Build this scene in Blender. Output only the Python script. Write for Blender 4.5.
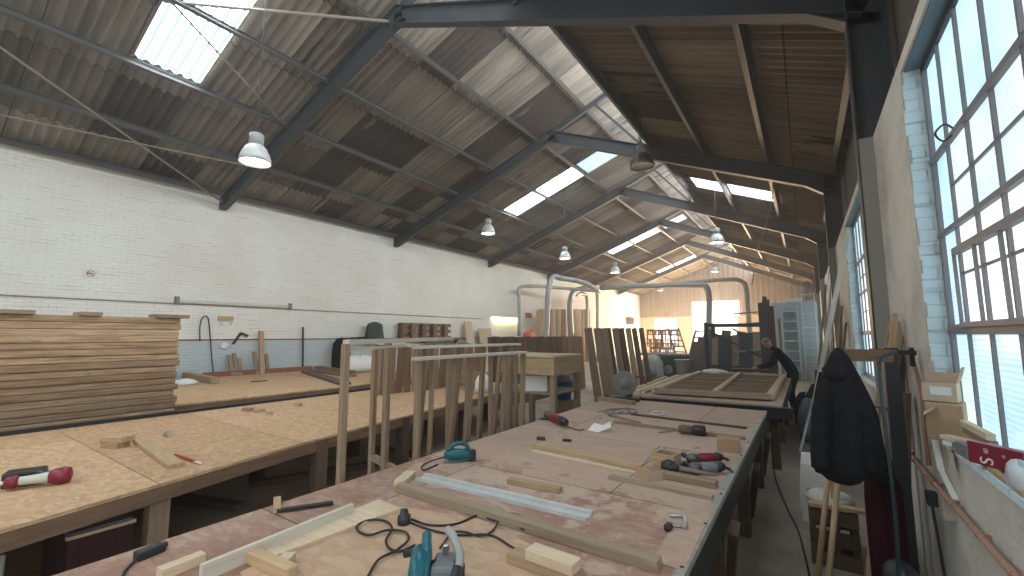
import bpy, math, random
from mathutils import Vector, Matrix
random.seed(7)
V = Vector
for o in list(bpy.data.objects): bpy.data.objects.remove(o)
SC = bpy.context.scene
COL = SC.collection

# ------------------------------------------------------------------ camera
EYE = V((0, 0, 1.7)); F = 430.0; PITCH = math.radians(6.238); YAW = math.radians(34.112)
cam = bpy.data.cameras.new('camera'); cam.sensor_width = 36; cam.lens = F / 1024 * 36; cam.clip_start = .05; cam.clip_end = 300
co = bpy.data.objects.new('camera', cam); COL.objects.link(co)
co.location = EYE; co.rotation_euler = (math.pi / 2 + PITCH, 0, YAW); SC.camera = co

# ------------------------------------------------------------------ world, view
wd = bpy.data.worlds.new('world'); SC.world = wd; wd.use_nodes = True
bg = wd.node_tree.nodes['Background']; bg.inputs[0].default_value = (.83, .93, 1, 1); bg.inputs[1].default_value = 2.5
SC.view_settings.view_transform = 'Standard'; SC.view_settings.look = 'None'
SC.view_settings.gamma = 1; SC.view_settings.use_curve_mapping = False
SC.view_settings.exposure = 0.22
SC.cycles.max_bounces = 10; SC.cycles.diffuse_bounces = 6; SC.cycles.sample_clamp_indirect = 6
SKY_E, GLAZE_E, HID_E, HAZE = 10.5, 6.0, 7.0, .007      # skylight, ridge glazing, windows behind the camera, daylight in the end doors

def area(name, loc, rot, sx, sy, power, col):
    l = bpy.data.lights.new(name, 'AREA'); l.shape = 'RECTANGLE'; l.size = sx; l.size_y = sy; l.energy = power; l.color = col
    o = bpy.data.objects.new(name, l); COL.objects.link(o); o.location = loc; o.rotation_euler = rot; return o
# daylight coming in through the two open doorways of the end wall (sun-warmed yard outside)
area('door_daylight', (-10.2, 39.75, 1.6), (math.radians(-98), 0, 0), 1.9, 3.0, 900, (1, .7, .42))
area('door_daylight', (-6.22, 39.75, 2.3), (math.radians(-98), 0, 0), 3.4, 4.4, 2200, (1, .7, .42))

# ------------------------------------------------------------------ pixel to place, for laying things out
fwd = V((-math.sin(YAW) * math.cos(PITCH), math.cos(YAW) * math.cos(PITCH), math.sin(PITCH)))
rgt = V((math.cos(YAW), math.sin(YAW), 0)); upv = rgt.cross(fwd)
def ray(x, y): return fwd * F + rgt * (x - 512) - upv * (y - 288)
def G(x, y, z=.8): r = ray(x, y); return EYE + r * ((z - EYE.z) / r.z)
def GX(x, y, X): r = ray(x, y); return EYE + r * (X / r.x)
def GY(x, y, Y): r = ray(x, y); return EYE + r * (Y / r.y)
def D(x, y, d): return EYE + ray(x, y) / F * d

# ------------------------------------------------------------------ mesh builder
class MB:
    def __init__(s): s.v = []; s.f = []; s.uv = []
    def quad(s, pts, uvs):
        n = len(s.v); s.v += [tuple(p) for p in pts]; s.f.append(tuple(range(n, n + len(pts)))); s.uv += uvs; return s
    def frame(s, o, a, b, c):                  # box: corner o, edges a (length), b, c
        o, a, b, c = V(o), V(a), V(b), V(c)
        if a.cross(b).dot(c) < 0: o = o + b; b = -b
        L, w, h = a.length, b.length, c.length; u0 = random.random() * 9; v0 = random.random() * 9
        n = len(s.v)
        s.v += [tuple(p) for p in (o, o + a, o + a + b, o + b, o + c, o + a + c, o + a + b + c, o + b + c)]
        def F4(i, q): s.f.append(tuple(n + k for k in i)); s.uv.extend([(u0 + x, v0 + y) for x, y in q])
        F4((0, 3, 2, 1), [(0, 0), (0, w), (L, w), (L, 0)]); F4((4, 5, 6, 7), [(0, 0), (L, 0), (L, w), (0, w)])
        F4((0, 1, 5, 4), [(0, w), (L, w), (L, w + h), (0, w + h)]); F4((3, 7, 6, 2), [(0, 0), (0, h), (L, h), (L, 0)])
        F4((0, 4, 7, 3), [(0, 0), (.02, 0), (.02, w), (0, w)]); F4((1, 2, 6, 5), [(0, 0), (0, w), (.02, w), (.02, 0)])
        return s
    def beam(s, p, q, w, h, up=(0, 0, 1)):
        p, q = V(p), V(q); a = q - p; up = V(up)
        b = a.cross(up)
        if b.length < 1e-6: b = a.cross(V((0, 1, 0)))
        b = b.normalized() * w; c = b.cross(a).normalized() * h
        return s.frame(p - b / 2 - c / 2, a, b, c)
    def box(s, x0, x1, y0, y1, z0, z1):
        d = [V((x1 - x0, 0, 0)), V((0, y1 - y0, 0)), V((0, 0, z1 - z0))]
        i = max(range(3), key=lambda k: d[k].length); j, k = (i + 1) % 3, (i + 2) % 3
        return s.frame((x0, y0, z0), d[i], d[j], d[k])
    def rbox(s, c, L, W, H, yaw=0, pitch=0):   # centred on its base, L along yaw
        a = V((math.cos(yaw) * math.cos(pitch), math.sin(yaw) * math.cos(pitch), math.sin(pitch))) * L
        b = V((-math.sin(yaw), math.cos(yaw), 0)) * W; h = a.cross(b).normalized() * H
        return s.frame(V(c) - a / 2 - b / 2, a, b, h)
    def prism(s, poly, z0, z1):
        P = [V((p[0], p[1])) for p in poly]
        if sum(P[i - 1].x * P[i].y - P[i].x * P[i - 1].y for i in range(len(P))) < 0: P = P[::-1]
        n = len(s.v); k = len(P); s.v += [(p.x, p.y, z0) for p in P] + [(p.x, p.y, z1) for p in P]
        s.f.append(tuple(n + i for i in range(k - 1, -1, -1))); s.uv += [(P[i].x, P[i].y) for i in range(k - 1, -1, -1)]
        s.f.append(tuple(n + k + i for i in range(k))); s.uv += [(p.x, p.y) for p in P]
        u = 0
        for i in range(k):
            j = (i + 1) % k; L = (P[j] - P[i]).length
            s.f.append((n + i, n + j, n + k + j, n + k + i)); s.uv += [(u, z0), (u + L, z0), (u + L, z1), (u, z1)]; u += L
        return s
    def extr(s, poly3, d):                     # planar polygon pushed along d
        P = [V(p) for p in poly3]; d = V(d); n = len(s.v); k = len(P)
        nr = (P[1] - P[0]).cross(P[2] - P[1])
        if nr.dot(d) > 0: P = P[::-1]
        s.v += [tuple(p) for p in P] + [tuple(p + d) for p in P]
        e = (P[1] - P[0]).normalized(); g = e.cross(d).normalized()
        q = [((p - P[0]).dot(e), (p - P[0]).dot(g)) for p in P]
        s.f.append(tuple(n + i for i in range(k))); s.uv += q
        s.f.append(tuple(n + k + i for i in range(k - 1, -1, -1))); s.uv += [q[i] for i in range(k - 1, -1, -1)]
        for i in range(k):
            j = (i + 1) % k; L = (P[j] - P[i]).length; w = d.length
            s.f.append((n + j, n + i, n + k + i, n + k + j)); s.uv += [(L, 0), (0, 0), (0, w), (L, w)]
        return s
    def loft(s, rings, caps=True):
        n = len(s.v); k = len(rings[0]); u = 0
        for r in rings: s.v += [tuple(p) for p in r]
        for i in range(len(rings) - 1):
            L = (V(rings[i + 1][0]) - V(rings[i][0])).length
            for j in range(k):
                m = (j + 1) % k
                s.f.append((n + i * k + j, n + i * k + m, n + (i + 1) * k + m, n + (i + 1) * k + j))
                s.uv += [(u, j / k * .3), (u, (j + 1) / k * .3), (u + L, (j + 1) / k * .3), (u + L, j / k * .3)]
            u += L
        if caps:
            s.f.append(tuple(n + j for j in range(k - 1, -1, -1))); s.uv += [(0, 0)] * k
            b = n + (len(rings) - 1) * k
            s.f.append(tuple(b + j for j in range(k))); s.uv += [(0, 0)] * k
        return s
    def tube(s, pts, r, seg=8):
        pts = [V(p) for p in pts]; rs = r if isinstance(r, (list, tuple)) else [r] * len(pts); rings = []; ref = None
        for i, p in enumerate(pts):
            t = (pts[min(i + 1, len(pts) - 1)] - pts[max(i - 1, 0)]).normalized()
            if ref is None: ref = t.orthogonal().normalized()
            ref = (ref - t * ref.dot(t)).normalized(); b = t.cross(ref)
            rings.append([p + (ref * math.cos(a) + b * math.sin(a)) * rs[i] for a in [2 * math.pi * q / seg for q in range(seg)]])
        return s.loft(rings)
    def lathe(s, prof, c, axis=(0, 0, 1), seg=16):
        ax = V(axis).normalized(); e = ax.orthogonal().normalized(); b = ax.cross(e); c = V(c)
        return s.loft([[c + ax * z + (e * math.cos(a) + b * math.sin(a)) * r for a in [2 * math.pi * q / seg for q in range(seg)]] for r, z in prof])
    def mesh(s, name):
        me = bpy.data.meshes.new(name); me.from_pydata(s.v, [], s.f)
        l = me.uv_layers.new(name='UVMap')
        for i, q in enumerate(s.uv): l.data[i].uv = q
        me.validate(); me.update(); return me

def curve(pts, n=10):                          # Catmull-Rom through points
    P = [V(p) for p in pts]; P = [P[0] * 2 - P[1]] + P + [P[-1] * 2 - P[-2]]; out = []
    for i in range(1, len(P) - 2):
        for k in range(n):
            t = k / n; a, b, c, d = P[i - 1:i + 3]
            out.append(.5 * (2 * b + (c - a) * t + (2 * a - 5 * b + 4 * c - d) * t * t + (3 * b - a - 3 * c + d) * t ** 3))
    return out + [P[-2]]

def link(name, mb, mat, parent=None, smooth=False, bev=0):
    me = mb if isinstance(mb, bpy.types.Mesh) else mb.mesh(name)
    o = bpy.data.objects.new(name, me); COL.objects.link(o); me.materials.append(mat)
    if parent: o.parent = parent
    if smooth:
        for p in me.polygons: p.use_smooth = True
    if bev:
        m = o.modifiers.new('bevel', 'BEVEL'); m.width = bev; m.segments = 2; m.limit_method = 'ANGLE'
    return o
def struct(name, mb, mat, parent=None, **k):
    o = link(name, mb, mat, parent, **k)
    if not parent: o['kind'] = 'structure'
    return o
def S(name, label, cat, mb, mat, group=None, smooth=False, bev=0):      # a thing that is one mesh
    o = link(name, mb, mat, None, smooth, bev); bb = [V(c) for c in o.bound_box]
    b = V((sum(c.x for c in bb) / 8, sum(c.y for c in bb) / 8, min(c.z for c in bb)))
    o.data.transform(Matrix.Translation(-b)); o.location = b
    o['label'] = label; o['category'] = cat
    if group: o['group'] = group
    return o
ORD = 'first second third fourth fifth sixth seventh eighth ninth tenth eleventh twelfth thirteenth fourteenth fifteenth sixteenth seventeenth eighteenth nineteenth twentieth'.split()
def nth(k):
    return ORD[k] if k < 20 else ('twenty-' + ORD[k - 20] if k < 29 else ('thirtieth' if k == 29 else 'thirty-' + ORD[k - 30]))
class T:                                       # a thing made of parts
    def __init__(s, name, label, cat, group=None):
        s.e = bpy.data.objects.new(name, None); COL.objects.link(s.e); s.e.empty_display_size = .1
        s.e['label'] = label; s.e['category'] = cat; s.p = []
        if group: s.e['group'] = group
    def part(s, name, mb, mat, parent=None, label=None, smooth=False, bev=0):
        o = link(name, mb, mat, parent or s.e, smooth, bev); s.p.append(o)
        if label: o['label'] = label
        return o
    def done(s):
        pts = [V(c) for o in s.p for c in o.bound_box]
        b = V(((min(p.x for p in pts) + max(p.x for p in pts)) / 2, (min(p.y for p in pts) + max(p.y for p in pts)) / 2, min(p.z for p in pts)))
        for me in {o.data for o in s.p}: me.transform(Matrix.Translation(-b))
        s.e.location = b; return s.e
def copy_tree(o, parent=None):
    c = o.copy(); COL.objects.link(c)
    if parent: c.parent = parent
    for ch in o.children: copy_tree(ch, c)
    return c

# ------------------------------------------------------------------ materials
def newmat(name):
    m = bpy.data.materials.new(name); m.use_nodes = True; nt = m.node_tree
    return m, nt, nt.nodes['Principled BSDF']
def N(nt, typ, **k):
    n = nt.nodes.new('ShaderNode' + typ)
    for a, b in k.items():
        if a.startswith('i_'):
            kk = a[2:]; n.inputs[int(kk) if kk.isdigit() else kk.replace('_', ' ')].default_value = b
        else: setattr(n, a, b)
    return n
def coords(nt, kind='UV', sc=(1, 1, 1)):
    c = N(nt, 'TexCoord'); m = N(nt, 'Mapping'); m.inputs['Scale'].default_value = sc
    nt.links.new(c.outputs[kind], m.inputs[0]); return m.outputs[0]
def noise(nt, vec, scale, detail=4, rough=.6, dist=0):
    n = N(nt, 'TexNoise'); n.inputs['Scale'].default_value = scale; n.inputs['Detail'].default_value = detail
    n.inputs['Roughness'].default_value = rough; n.inputs['Distortion'].default_value = dist
    nt.links.new(vec, n.inputs['Vector']); return n.outputs['Fac']
def ramp(nt, fac, stops):
    r = N(nt, 'ValToRGB'); e = r.color_ramp.elements
    while len(e) < len(stops): e.new(.5)
    for x, (p, c) in zip(e, stops): x.position = p; x.color = (*c, 1) if len(c) == 3 else c
    nt.links.new(fac, r.inputs[0]); return r.outputs[0]
def mix(nt, fac, a, b, mode='MIX'):
    m = N(nt, 'Mix', data_type='RGBA', blend_type=mode)
    for v, i in ((fac, 0), (a, 6), (b, 7)):
        if isinstance(v, (int, float)): m.inputs[i].default_value = v
        elif isinstance(v, tuple): m.inputs[i].default_value = (*v, 1)
        else: nt.links.new(v, m.inputs[i])
    return m.outputs[2]
def math_(nt, op, a, b=0.0):
    m = N(nt, 'Math', operation=op)
    for i, v in enumerate((a, b)):
        if isinstance(v, (int, float)): m.inputs[i].default_value = v
        else: nt.links.new(v, m.inputs[i])
    return m.outputs[0]
def bump(nt, b, h, strength=.4, dist=.01):
    n = N(nt, 'Bump'); n.inputs['Strength'].default_value = strength; n.inputs['Distance'].default_value = dist
    nt.links.new(h, n.inputs['Height']); nt.links.new(n.outputs[0], b.inputs['Normal'])
def vary(nt, col, amt=.25):                    # each object its own tone
    oi = N(nt, 'ObjectInfo'); r = math_(nt, 'MULTIPLY_ADD', oi.outputs['Random'], amt); r.node.inputs[2].default_value = 1 - amt / 2
    c = N(nt, 'CombineColor'); [nt.links.new(r, c.inputs[i]) for i in range(3)]
    return mix(nt, 1.0, col, c.outputs[0], 'MULTIPLY')

def paint(name, col, rough=.6, metal=0, wear=.25, scale=6, spec=.5, worn=None):
    m, nt, b = newmat(name); v = coords(nt, 'Object')
    n = noise(nt, v, scale, 5, .65)
    c2 = worn or tuple(min(1, x * .6 + .02) for x in col)
    c = mix(nt, math_(nt, 'MULTIPLY', ramp(nt, n, [(.35, (0, 0, 0)), (.75, (1, 1, 1))]), wear * 1.6), col, c2)
    nt.links.new(c, b.inputs['Base Color']); b.inputs['Roughness'].default_value = rough; b.inputs['Metallic'].default_value = metal
    b.inputs['Specular IOR Level'].default_value = spec
    return m
def glow(name, col, strength, tex=None):
    m, nt, b = newmat(name); b.inputs['Base Color'].default_value = (*[c * .6 for c in col], 1)
    b.inputs['Emission Color'].default_value = (*col, 1); b.inputs['Emission Strength'].default_value = strength
    return m
def wood(name, c1, c2, rough=.75, amt=.3, grain=1.0, knots=True):
    m, nt, b = newmat(name)
    v = coords(nt, 'UV', (1.6, 26 * grain, 1)); n = noise(nt, v, 1.6, 6, .62, .6)
    c = mix(nt, ramp(nt, n, [(.3, (0, 0, 0)), (.7, (1, 1, 1))]), c1, c2)
    if knots:
        k = noise(nt, coords(nt, 'UV', (2.4, 9, 1)), 1.3, 2)
        c = mix(nt, ramp(nt, k, [(.66, (0, 0, 0)), (.74, (.6, .6, .6))]), c, tuple(x * .35 for x in c1))
    d = noise(nt, coords(nt, 'UV', (.7, 2, 1)), 1.5, 3)
    c = mix(nt, math_(nt, 'MULTIPLY', d, .35), c, tuple(x * .7 for x in c1))
    nt.links.new(vary(nt, c, amt), b.inputs['Base Color']); b.inputs['Roughness'].default_value = rough
    b.inputs['Specular IOR Level'].default_value = .3; bump(nt, b, n, .25, .004)
    return m
M = {}
M['pine'] = wood('pine', (.4, .27, .15), (.58, .43, .26))
M['pale'] = wood('pale_pine', (.56, .43, .28), (.72, .6, .43))
M['white_edge'] = wood('whitish_timber', (.6, .55, .46), (.74, .7, .6), knots=False)
M['grey_wood'] = wood('weathered_timber', (.25, .19, .13), (.4, .32, .22))
M['stud'] = wood('planed_stud', (.24, .165, .105), (.4, .3, .2))
M['brown'] = wood('brown_board', (.16, .095, .055), (.28, .175, .1), amt=.45)
M['dark_wood'] = wood('dark_board', (.085, .055, .038), (.17, .115, .075), amt=.5)
M['treated'] = wood('treated_plank', (.2, .125, .07), (.58, .42, .26), amt=.75)
M['red_wood'] = wood('red_board', (.2, .075, .045), (.3, .12, .07))
M['crate_red'] = wood('dark_red_crate', (.05, .02, .02), (.08, .03, .03))
M['front'] = wood('dark_stained_edge', (.17, .1, .065), (.3, .19, .12))
M['fibre'] = wood('timber_roll', (.45, .33, .22), (.58, .44, .3), knots=False, amt=.15)
M['steel'] = paint('blue_grey_steel', (.045, .06, .072), .55, .2, .5, 3, worn=(.09, .085, .08))
M['steel2'] = paint('purlin_steel', (.13, .125, .115), .55, .2, .5, 3)
M['veiled_rust'] = paint('glare_lightened_window_bars', (.2, .21, .23), .6, .1, .5, 8, worn=(.27, .21, .19))  # grey base lightened to imitate window glare veiling the bars
M['gear'] = paint('grey_gear_housing', (.14, .14, .14), .4, .5, .4)
M['zinc'] = paint('dull_zinc_strip', (.42, .4, .36), .5, .3, .5, 14, worn=(.22, .2, .17))
M['casing'] = paint('grey_cream_paint', (.3, .285, .25), .7, scale=4)
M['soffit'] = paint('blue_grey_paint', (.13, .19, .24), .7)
M['rod'] = paint('rusty_rod', (.3, .26, .21), .6, .3, .4)
M['dark_steel'] = paint('dark_steel', (.035, .037, .04), .45, .5, .4)
M['galv'] = paint('galvanised_duct', (.4, .42, .43), .45, .5, .35)
M['cable'] = paint('black_rubber', (.012, .012, .014), .5)
M['black'] = paint('black_plastic', (.02, .022, .025), .4)
M['teal'] = paint('teal_tool_plastic', (.004, .11, .14), .35, wear=.15)
M['crimson'] = paint('crimson_tool_plastic', (.22, .01, .03), .35, wear=.2)
M['offwhite'] = paint('off_white_plastic', (.6, .6, .52), .45, wear=.3)
M['chrome'] = paint('bright_metal', (.55, .56, .57), .3, .9, .2)
M['alu'] = paint('aluminium', (.6, .61, .6), .45, .15, .4)
M['red'] = paint('red_plastic', (.42, .07, .06), .4)
M['orange'] = paint('orange_enamel', (.65, .13, .05), .45)
M['copper'] = paint('copper_pipe', (.5, .27, .19), .45, .2, .4, worn=(.36, .26, .2))
M['card'] = paint('cardboard', (.42, .28, .17), .85, wear=.2)
M['card2'] = paint('pale_cardboard', (.55, .43, .3), .85, wear=.2)
M['paper'] = paint('white_paper', (.75, .74, .7), .8, wear=.1)
M['plastic_bag'] = paint('cloudy_polythene', (.6, .62, .64), .3, wear=.3, scale=20)
M['jacket'] = paint('black_cloth', (.012, .012, .015), .95, wear=.4, scale=12, spec=.1)
M['navy'] = paint('navy_cloth', (.015, .02, .035), .9, spec=.1)
M['green_cloth'] = paint('green_cloth', (.06, .09, .07), .9, spec=.1)
M['wine'] = paint('wine_cloth', (.035, .006, .009), .9, spec=.1)
M['hose'] = paint('teal_hose', (.006, .03, .042), .4)
M['blue'] = paint('blue_plastic', (.02, .14, .38), .45)
M['green'] = paint('green_machine_paint', (.06, .14, .13), .45)
M['grey_m'] = paint('grey_machine_paint', (.33, .35, .33), .45)
M['disc'] = paint('dusty_disc_guard', (.2, .185, .155), .6)
M['skin'] = paint('skin', (.5, .27, .2), .6, wear=.05)
M['white_sheet'] = paint('pale_sheet_metal', (.52, .66, .72), .5, wear=.35, scale=3)
M['cream_box'] = paint('cream_socket', (.55, .5, .38), .5)
M['concrete'] = paint('grey_block', (.22, .24, .25), .9)
M['slate'] = paint('slate_grey_sheet', (.07, .08, .09), .7)
M['leather'] = paint('dust_grey', (.2, .21, .22), .8)
M['tube_on'] = glow('lit_fluorescent', (1, .93, .5), 7)
M['bulb'] = glow('lit_lamp_lens', (1, .95, .88), 14)
M['bulb_off'] = paint('frosted_lens', (.5, .48, .42), .3)

def brick(name, white, low=None, split=1.57, wid=.225, hgt=.075, dirt=.5, crackcol=(.3, .27, .23)):
    m, nt, b = newmat(name); v = coords(nt, 'UV')
    bt = N(nt, 'TexBrick'); bt.inputs['Scale'].default_value = 1; bt.inputs['Brick Width'].default_value = wid
    bt.inputs['Row Height'].default_value = hgt; bt.inputs['Mortar Size'].default_value = .007; bt.inputs['Mortar Smooth'].default_value = .6
    bt.inputs['Color1'].default_value = (1, 1, 1, 1); bt.inputs['Color2'].default_value = (.86, .86, .86, 1); bt.inputs['Mortar'].default_value = (.5, .5, .5, 1)
    nt.links.new(v, bt.inputs['Vector'])
    col = white
    sx = N(nt, 'SeparateXYZ'); nt.links.new(v, sx.inputs[0])
    if low:
        ed = math_(nt, 'ADD', sx.outputs[1], math_(nt, 'MULTIPLY', noise(nt, v, 3), .02))
        up = math_(nt, 'GREATER_THAN', ed, split + .01)
        col = mix(nt, up, low, white)
    fade = ramp(nt, noise(nt, coords(nt, 'UV', (.9, 9, 1)), 1.3, 5), [(.54, (0, 0, 0)), (.68, (1, 1, 1))])
    ck = ramp(nt, noise(nt, coords(nt, 'UV', (1.1, 11, 1)), 1.5, 4, .6, .3), [(.34, (1, 1, 1)), (.39, (0, 0, 0))])
    jo = math_(nt, 'MULTIPLY', math_(nt, 'MAXIMUM', math_(nt, 'MULTIPLY', bt.outputs['Fac'], fade), math_(nt, 'MULTIPLY', ck, bt.outputs['Fac'])), .9)
    c = mix(nt, .22, col, bt.outputs['Color'], 'MULTIPLY')
    c = mix(nt, jo, c, crackcol)
    big = ramp(nt, noise(nt, v, .45, 5), [(.35, (0, 0, 0)), (.75, (1, 1, 1))])
    c = mix(nt, math_(nt, 'MULTIPLY', big, dirt), c, (.62, .55, .46))
    pe = ramp(nt, noise(nt, coords(nt, 'UV', (3, 12, 1)), 2.2, 6, .7), [(.66, (0, 0, 0)), (.7, (1, 1, 1))])
    c = mix(nt, math_(nt, 'MULTIPLY', pe, .45), c, (.45, .36, .28))
    nt.links.new(c, b.inputs['Base Color']); b.inputs['Roughness'].default_value = .8
    bump(nt, b, math_(nt, 'SUBTRACT', noise(nt, v, 30, 3), math_(nt, 'MULTIPLY', bt.outputs['Fac'], 1.2)), .6, .008)
    return m
M['brick_l'] = brick('whitewashed_brick', (.84, .85, .78), (.5, .61, .63))
def plaster(name, c1, c2, c3):
    m, nt, b = newmat(name); v = coords(nt, 'UV'); n = noise(nt, v, 1.2, 7, .65)
    c = ramp(nt, n, [(.3, c2), (.5, c1), (.75, c3)])
    cr = ramp(nt, noise(nt, coords(nt, 'UV', (2, 5, 1)), 1.5, 7, .7, 1.0), [(.485, (0, 0, 0)), (.5, (1, 1, 1)), (.515, (0, 0, 0))]); c = mix(nt, math_(nt, 'MULTIPLY', cr, .25), c, tuple(x * .5 for x in c2))
    nt.links.new(c, b.inputs['Base Color']); b.inputs['Roughness'].default_value = .85; bump(nt, b, noise(nt, v, 22, 5, .7), .6, .01); return m
M['brick_r'] = plaster('cream_rough_plaster', (.66, .62, .54), (.44, .4, .33), (.76, .72, .64))
M['brick_v'] = brick('white_reveal_brick', (.68, .84, .9), dirt=.2)
M['plaster'] = brick('peach_plaster', (.62, .47, .36), wid=.45, hgt=.225, dirt=.3)

def roofmat(name, tint):
    m, nt, b = newmat(name); v = coords(nt, 'UV')
    bt = N(nt, 'TexBrick'); bt.offset = 0; bt.inputs['Scale'].default_value = 1; bt.inputs['Brick Width'].default_value = 1.02
    bt.inputs['Row Height'].default_value = 1.66; bt.inputs['Mortar Size'].default_value = .012; bt.inputs['Bias'].default_value = 0
    bt.inputs['Color1'].default_value = (.2, .175, .145, 1); bt.inputs['Color2'].default_value = (.4, .37, .32, 1); bt.inputs['Mortar'].default_value = (.06, .055, .05, 1)
    nt.links.new(v, bt.inputs['Vector']); c = bt.outputs['Color']
    st = ramp(nt, noise(nt, coords(nt, 'UV', (2.4, .35, 1)), 1.1, 5, .6), [(.4, (0, 0, 0)), (.7, (1, 1, 1))])
    c = mix(nt, math_(nt, 'MULTIPLY', st, .65), c, (.1, .085, .068))
    mp = coords(nt, 'UV', (1 / 1.02, 1 / 1.66, 1)); vf = N(nt, 'VectorMath', operation='FLOOR'); nt.links.new(mp, vf.inputs[0]); wn = N(nt, 'TexWhiteNoise'); nt.links.new(vf.outputs[0], wn.inputs[0])
    c = mix(nt, 1.0, c, ramp(nt, wn.outputs['Value'], [(0, (.7, .68, .64)), (.5, (1, .98, .95)), (1, (1.0, 1.0, 1.0))]), 'MULTIPLY')
    p = ramp(nt, math_(nt, 'ADD', wn.outputs['Value'], math_(nt, 'MULTIPLY', noise(nt, coords(nt, 'UV', (5, .5, 1)), 1.2, 4), .35)), [(.98, (0, 0, 0)), (1.01, (1, 1, 1))])
    c = mix(nt, math_(nt, 'MULTIPLY', p, .85), c, (.05, .036, .03))
    c = mix(nt, 1.0, c, tint, 'MULTIPLY')
    nt.links.new(c, b.inputs['Base Color']); b.inputs['Roughness'].default_value = .7
    return m
M['roof'] = roofmat('corrugated_sheet', (1.0, .97, .93)); M['roof_brown'] = roofmat('dark_brown_corrugated_sheet', (.72, .6, .46))  # right slope: same sheet pattern with a darker brown tint
def claddingmat(name, c1, c2):
    m, nt, b = newmat(name); n = noise(nt, coords(nt, 'UV', (3, .4, 1)), 1.2, 5)
    nt.links.new(mix(nt, n, c1, c2), b.inputs['Base Color']); b.inputs['Roughness'].default_value = .7; return m
M['clad'] = claddingmat('brown_cladding', (.1, .085, .07), (.2, .17, .15))
M['clad_end'] = claddingmat('end_cladding', (.2, .16, .14), (.3, .26, .25))

def osbmat(name, base, dark, pale, seams=(2.44, 1.22), stain=None, dust=None):
    m, nt, b = newmat(name); v = coords(nt, 'UV')
    vo = N(nt, 'TexVoronoi', feature='F1'); vo.inputs['Scale'].default_value = 17; nt.links.new(coords(nt, 'UV', (1, 2.0, 1)), vo.inputs['Vector'])
    sp = N(nt, 'SeparateColor'); nt.links.new(vo.outputs['Color'], sp.inputs[0])
    c = ramp(nt, sp.outputs[0], [(0, tuple(.3 * q + .7 * w for q, w in zip(base, dark))), (.5, base), (1, tuple(.3 * q + .7 * w for q, w in zip(base, pale)))])
    d = noise(nt, v, .8, 5); c = mix(nt, math_(nt, 'MULTIPLY', d, .4), c, dark)
    if stain:
        s = ramp(nt, noise(nt, v, 1.6, 6, .7), [(.4, (0, 0, 0)), (.6, (1, 1, 1))]); c = mix(nt, math_(nt, 'MULTIPLY', s, .95), c, stain)
        sc = ramp(nt, noise(nt, coords(nt, 'UV', (9, 3, 1)), 2, 7, .75), [(.62, (0, 0, 0)), (.68, (1, 1, 1))]); c = mix(nt, math_(nt, 'MULTIPLY', sc, .5), c, pale)
        bl = ramp(nt, noise(nt, v, 6, 5, .75), [(.3, (1, 1, 1)), (.42, (0, 0, 0))]); c = mix(nt, math_(nt, 'MULTIPLY', bl, .4), c, tuple(x * .5 for x in dark))
    if dust:
        sy = N(nt, 'SeparateXYZ'); nt.links.new(v, sy.inputs[0])
        dn_ = math_(nt, 'ADD', math_(nt, 'MULTIPLY', sy.outputs[1], .22), noise(nt, v, 2.2, 6, .7))
        c = mix(nt, math_(nt, 'MULTIPLY', ramp(nt, dn_, [(.95, (0, 0, 0)), (1.45, (1, 1, 1))]), .7), c, dust)
        ru = ramp(nt, noise(nt, coords(nt, 'UV', (5, 14, 1)), 1.4, 7, .8, .5), [(.56, (0, 0, 0)), (.62, (1, 1, 1))]); c = mix(nt, math_(nt, 'MULTIPLY', ru, .4), c, (.62, .47, .36))
        rd = ramp(nt, noise(nt, coords(nt, 'UV', (3, 9, 1)), 2.3, 6, .75), [(.6, (0, 0, 0)), (.66, (1, 1, 1))]); c = mix(nt, math_(nt, 'MULTIPLY', rd, .45), c, (.17, .09, .07))
    bt = N(nt, 'TexBrick'); bt.inputs['Scale'].default_value = 1; bt.inputs['Brick Width'].default_value = seams[0]; bt.inputs['Row Height'].default_value = seams[1]
    bt.inputs['Mortar Size'].default_value = .004; bt.inputs['Color1'].default_value = (1, 1, 1, 1); bt.inputs['Color2'].default_value = (.85, .82, .8, 1); bt.inputs['Mortar'].default_value = (.25, .2, .17, 1)
    nt.links.new(v, bt.inputs['Vector']); c = mix(nt, 1.0, c, bt.outputs['Color'], 'MULTIPLY')
    nt.links.new(c, b.inputs['Base Color']); b.inputs['Roughness'].default_value = .75; b.inputs['Specular IOR Level'].default_value = .3
    return m
M['osb'] = osbmat('strand_board', (.56, .37, .215), (.44, .275, .15), (.68, .49, .31))
M['shutter'] = osbmat('stained_ply_top', (.47, .32, .24), (.36, .225, .165), (.62, .48, .37), (1.96, 1.22), stain=(.33, .18, .135), dust=(.57, .43, .335))
M['ply'] = osbmat('pale_ply', (.56, .38, .25), (.47, .31, .2), (.64, .46, .32), (9, 9))
M['ply_old'] = osbmat('rubbed_ply', (.5, .35, .26), (.44, .3, .22), (.56, .42, .32), (9, 9))

def floormat():
    m, nt, b = newmat('dusty_concrete'); v = coords(nt, 'UV')
    c = ramp(nt, noise(nt, v, .9, 7, .7), [(.3, (.2, .16, .125)), (.5, (.33, .275, .215)), (.72, (.46, .39, .31))])
    s = ramp(nt, noise(nt, v, 14, 5, .8), [(.62, (0, 0, 0)), (.7, (1, 1, 1))]); c = mix(nt, math_(nt, 'MULTIPLY', s, .4), c, (.42, .34, .25))
    nt.links.new(c, b.inputs['Base Color']); b.inputs['Roughness'].default_value = .7; bump(nt, b, noise(nt, v, 20, 4), .3, .01); return m
M['floor'] = floormat()

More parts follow.
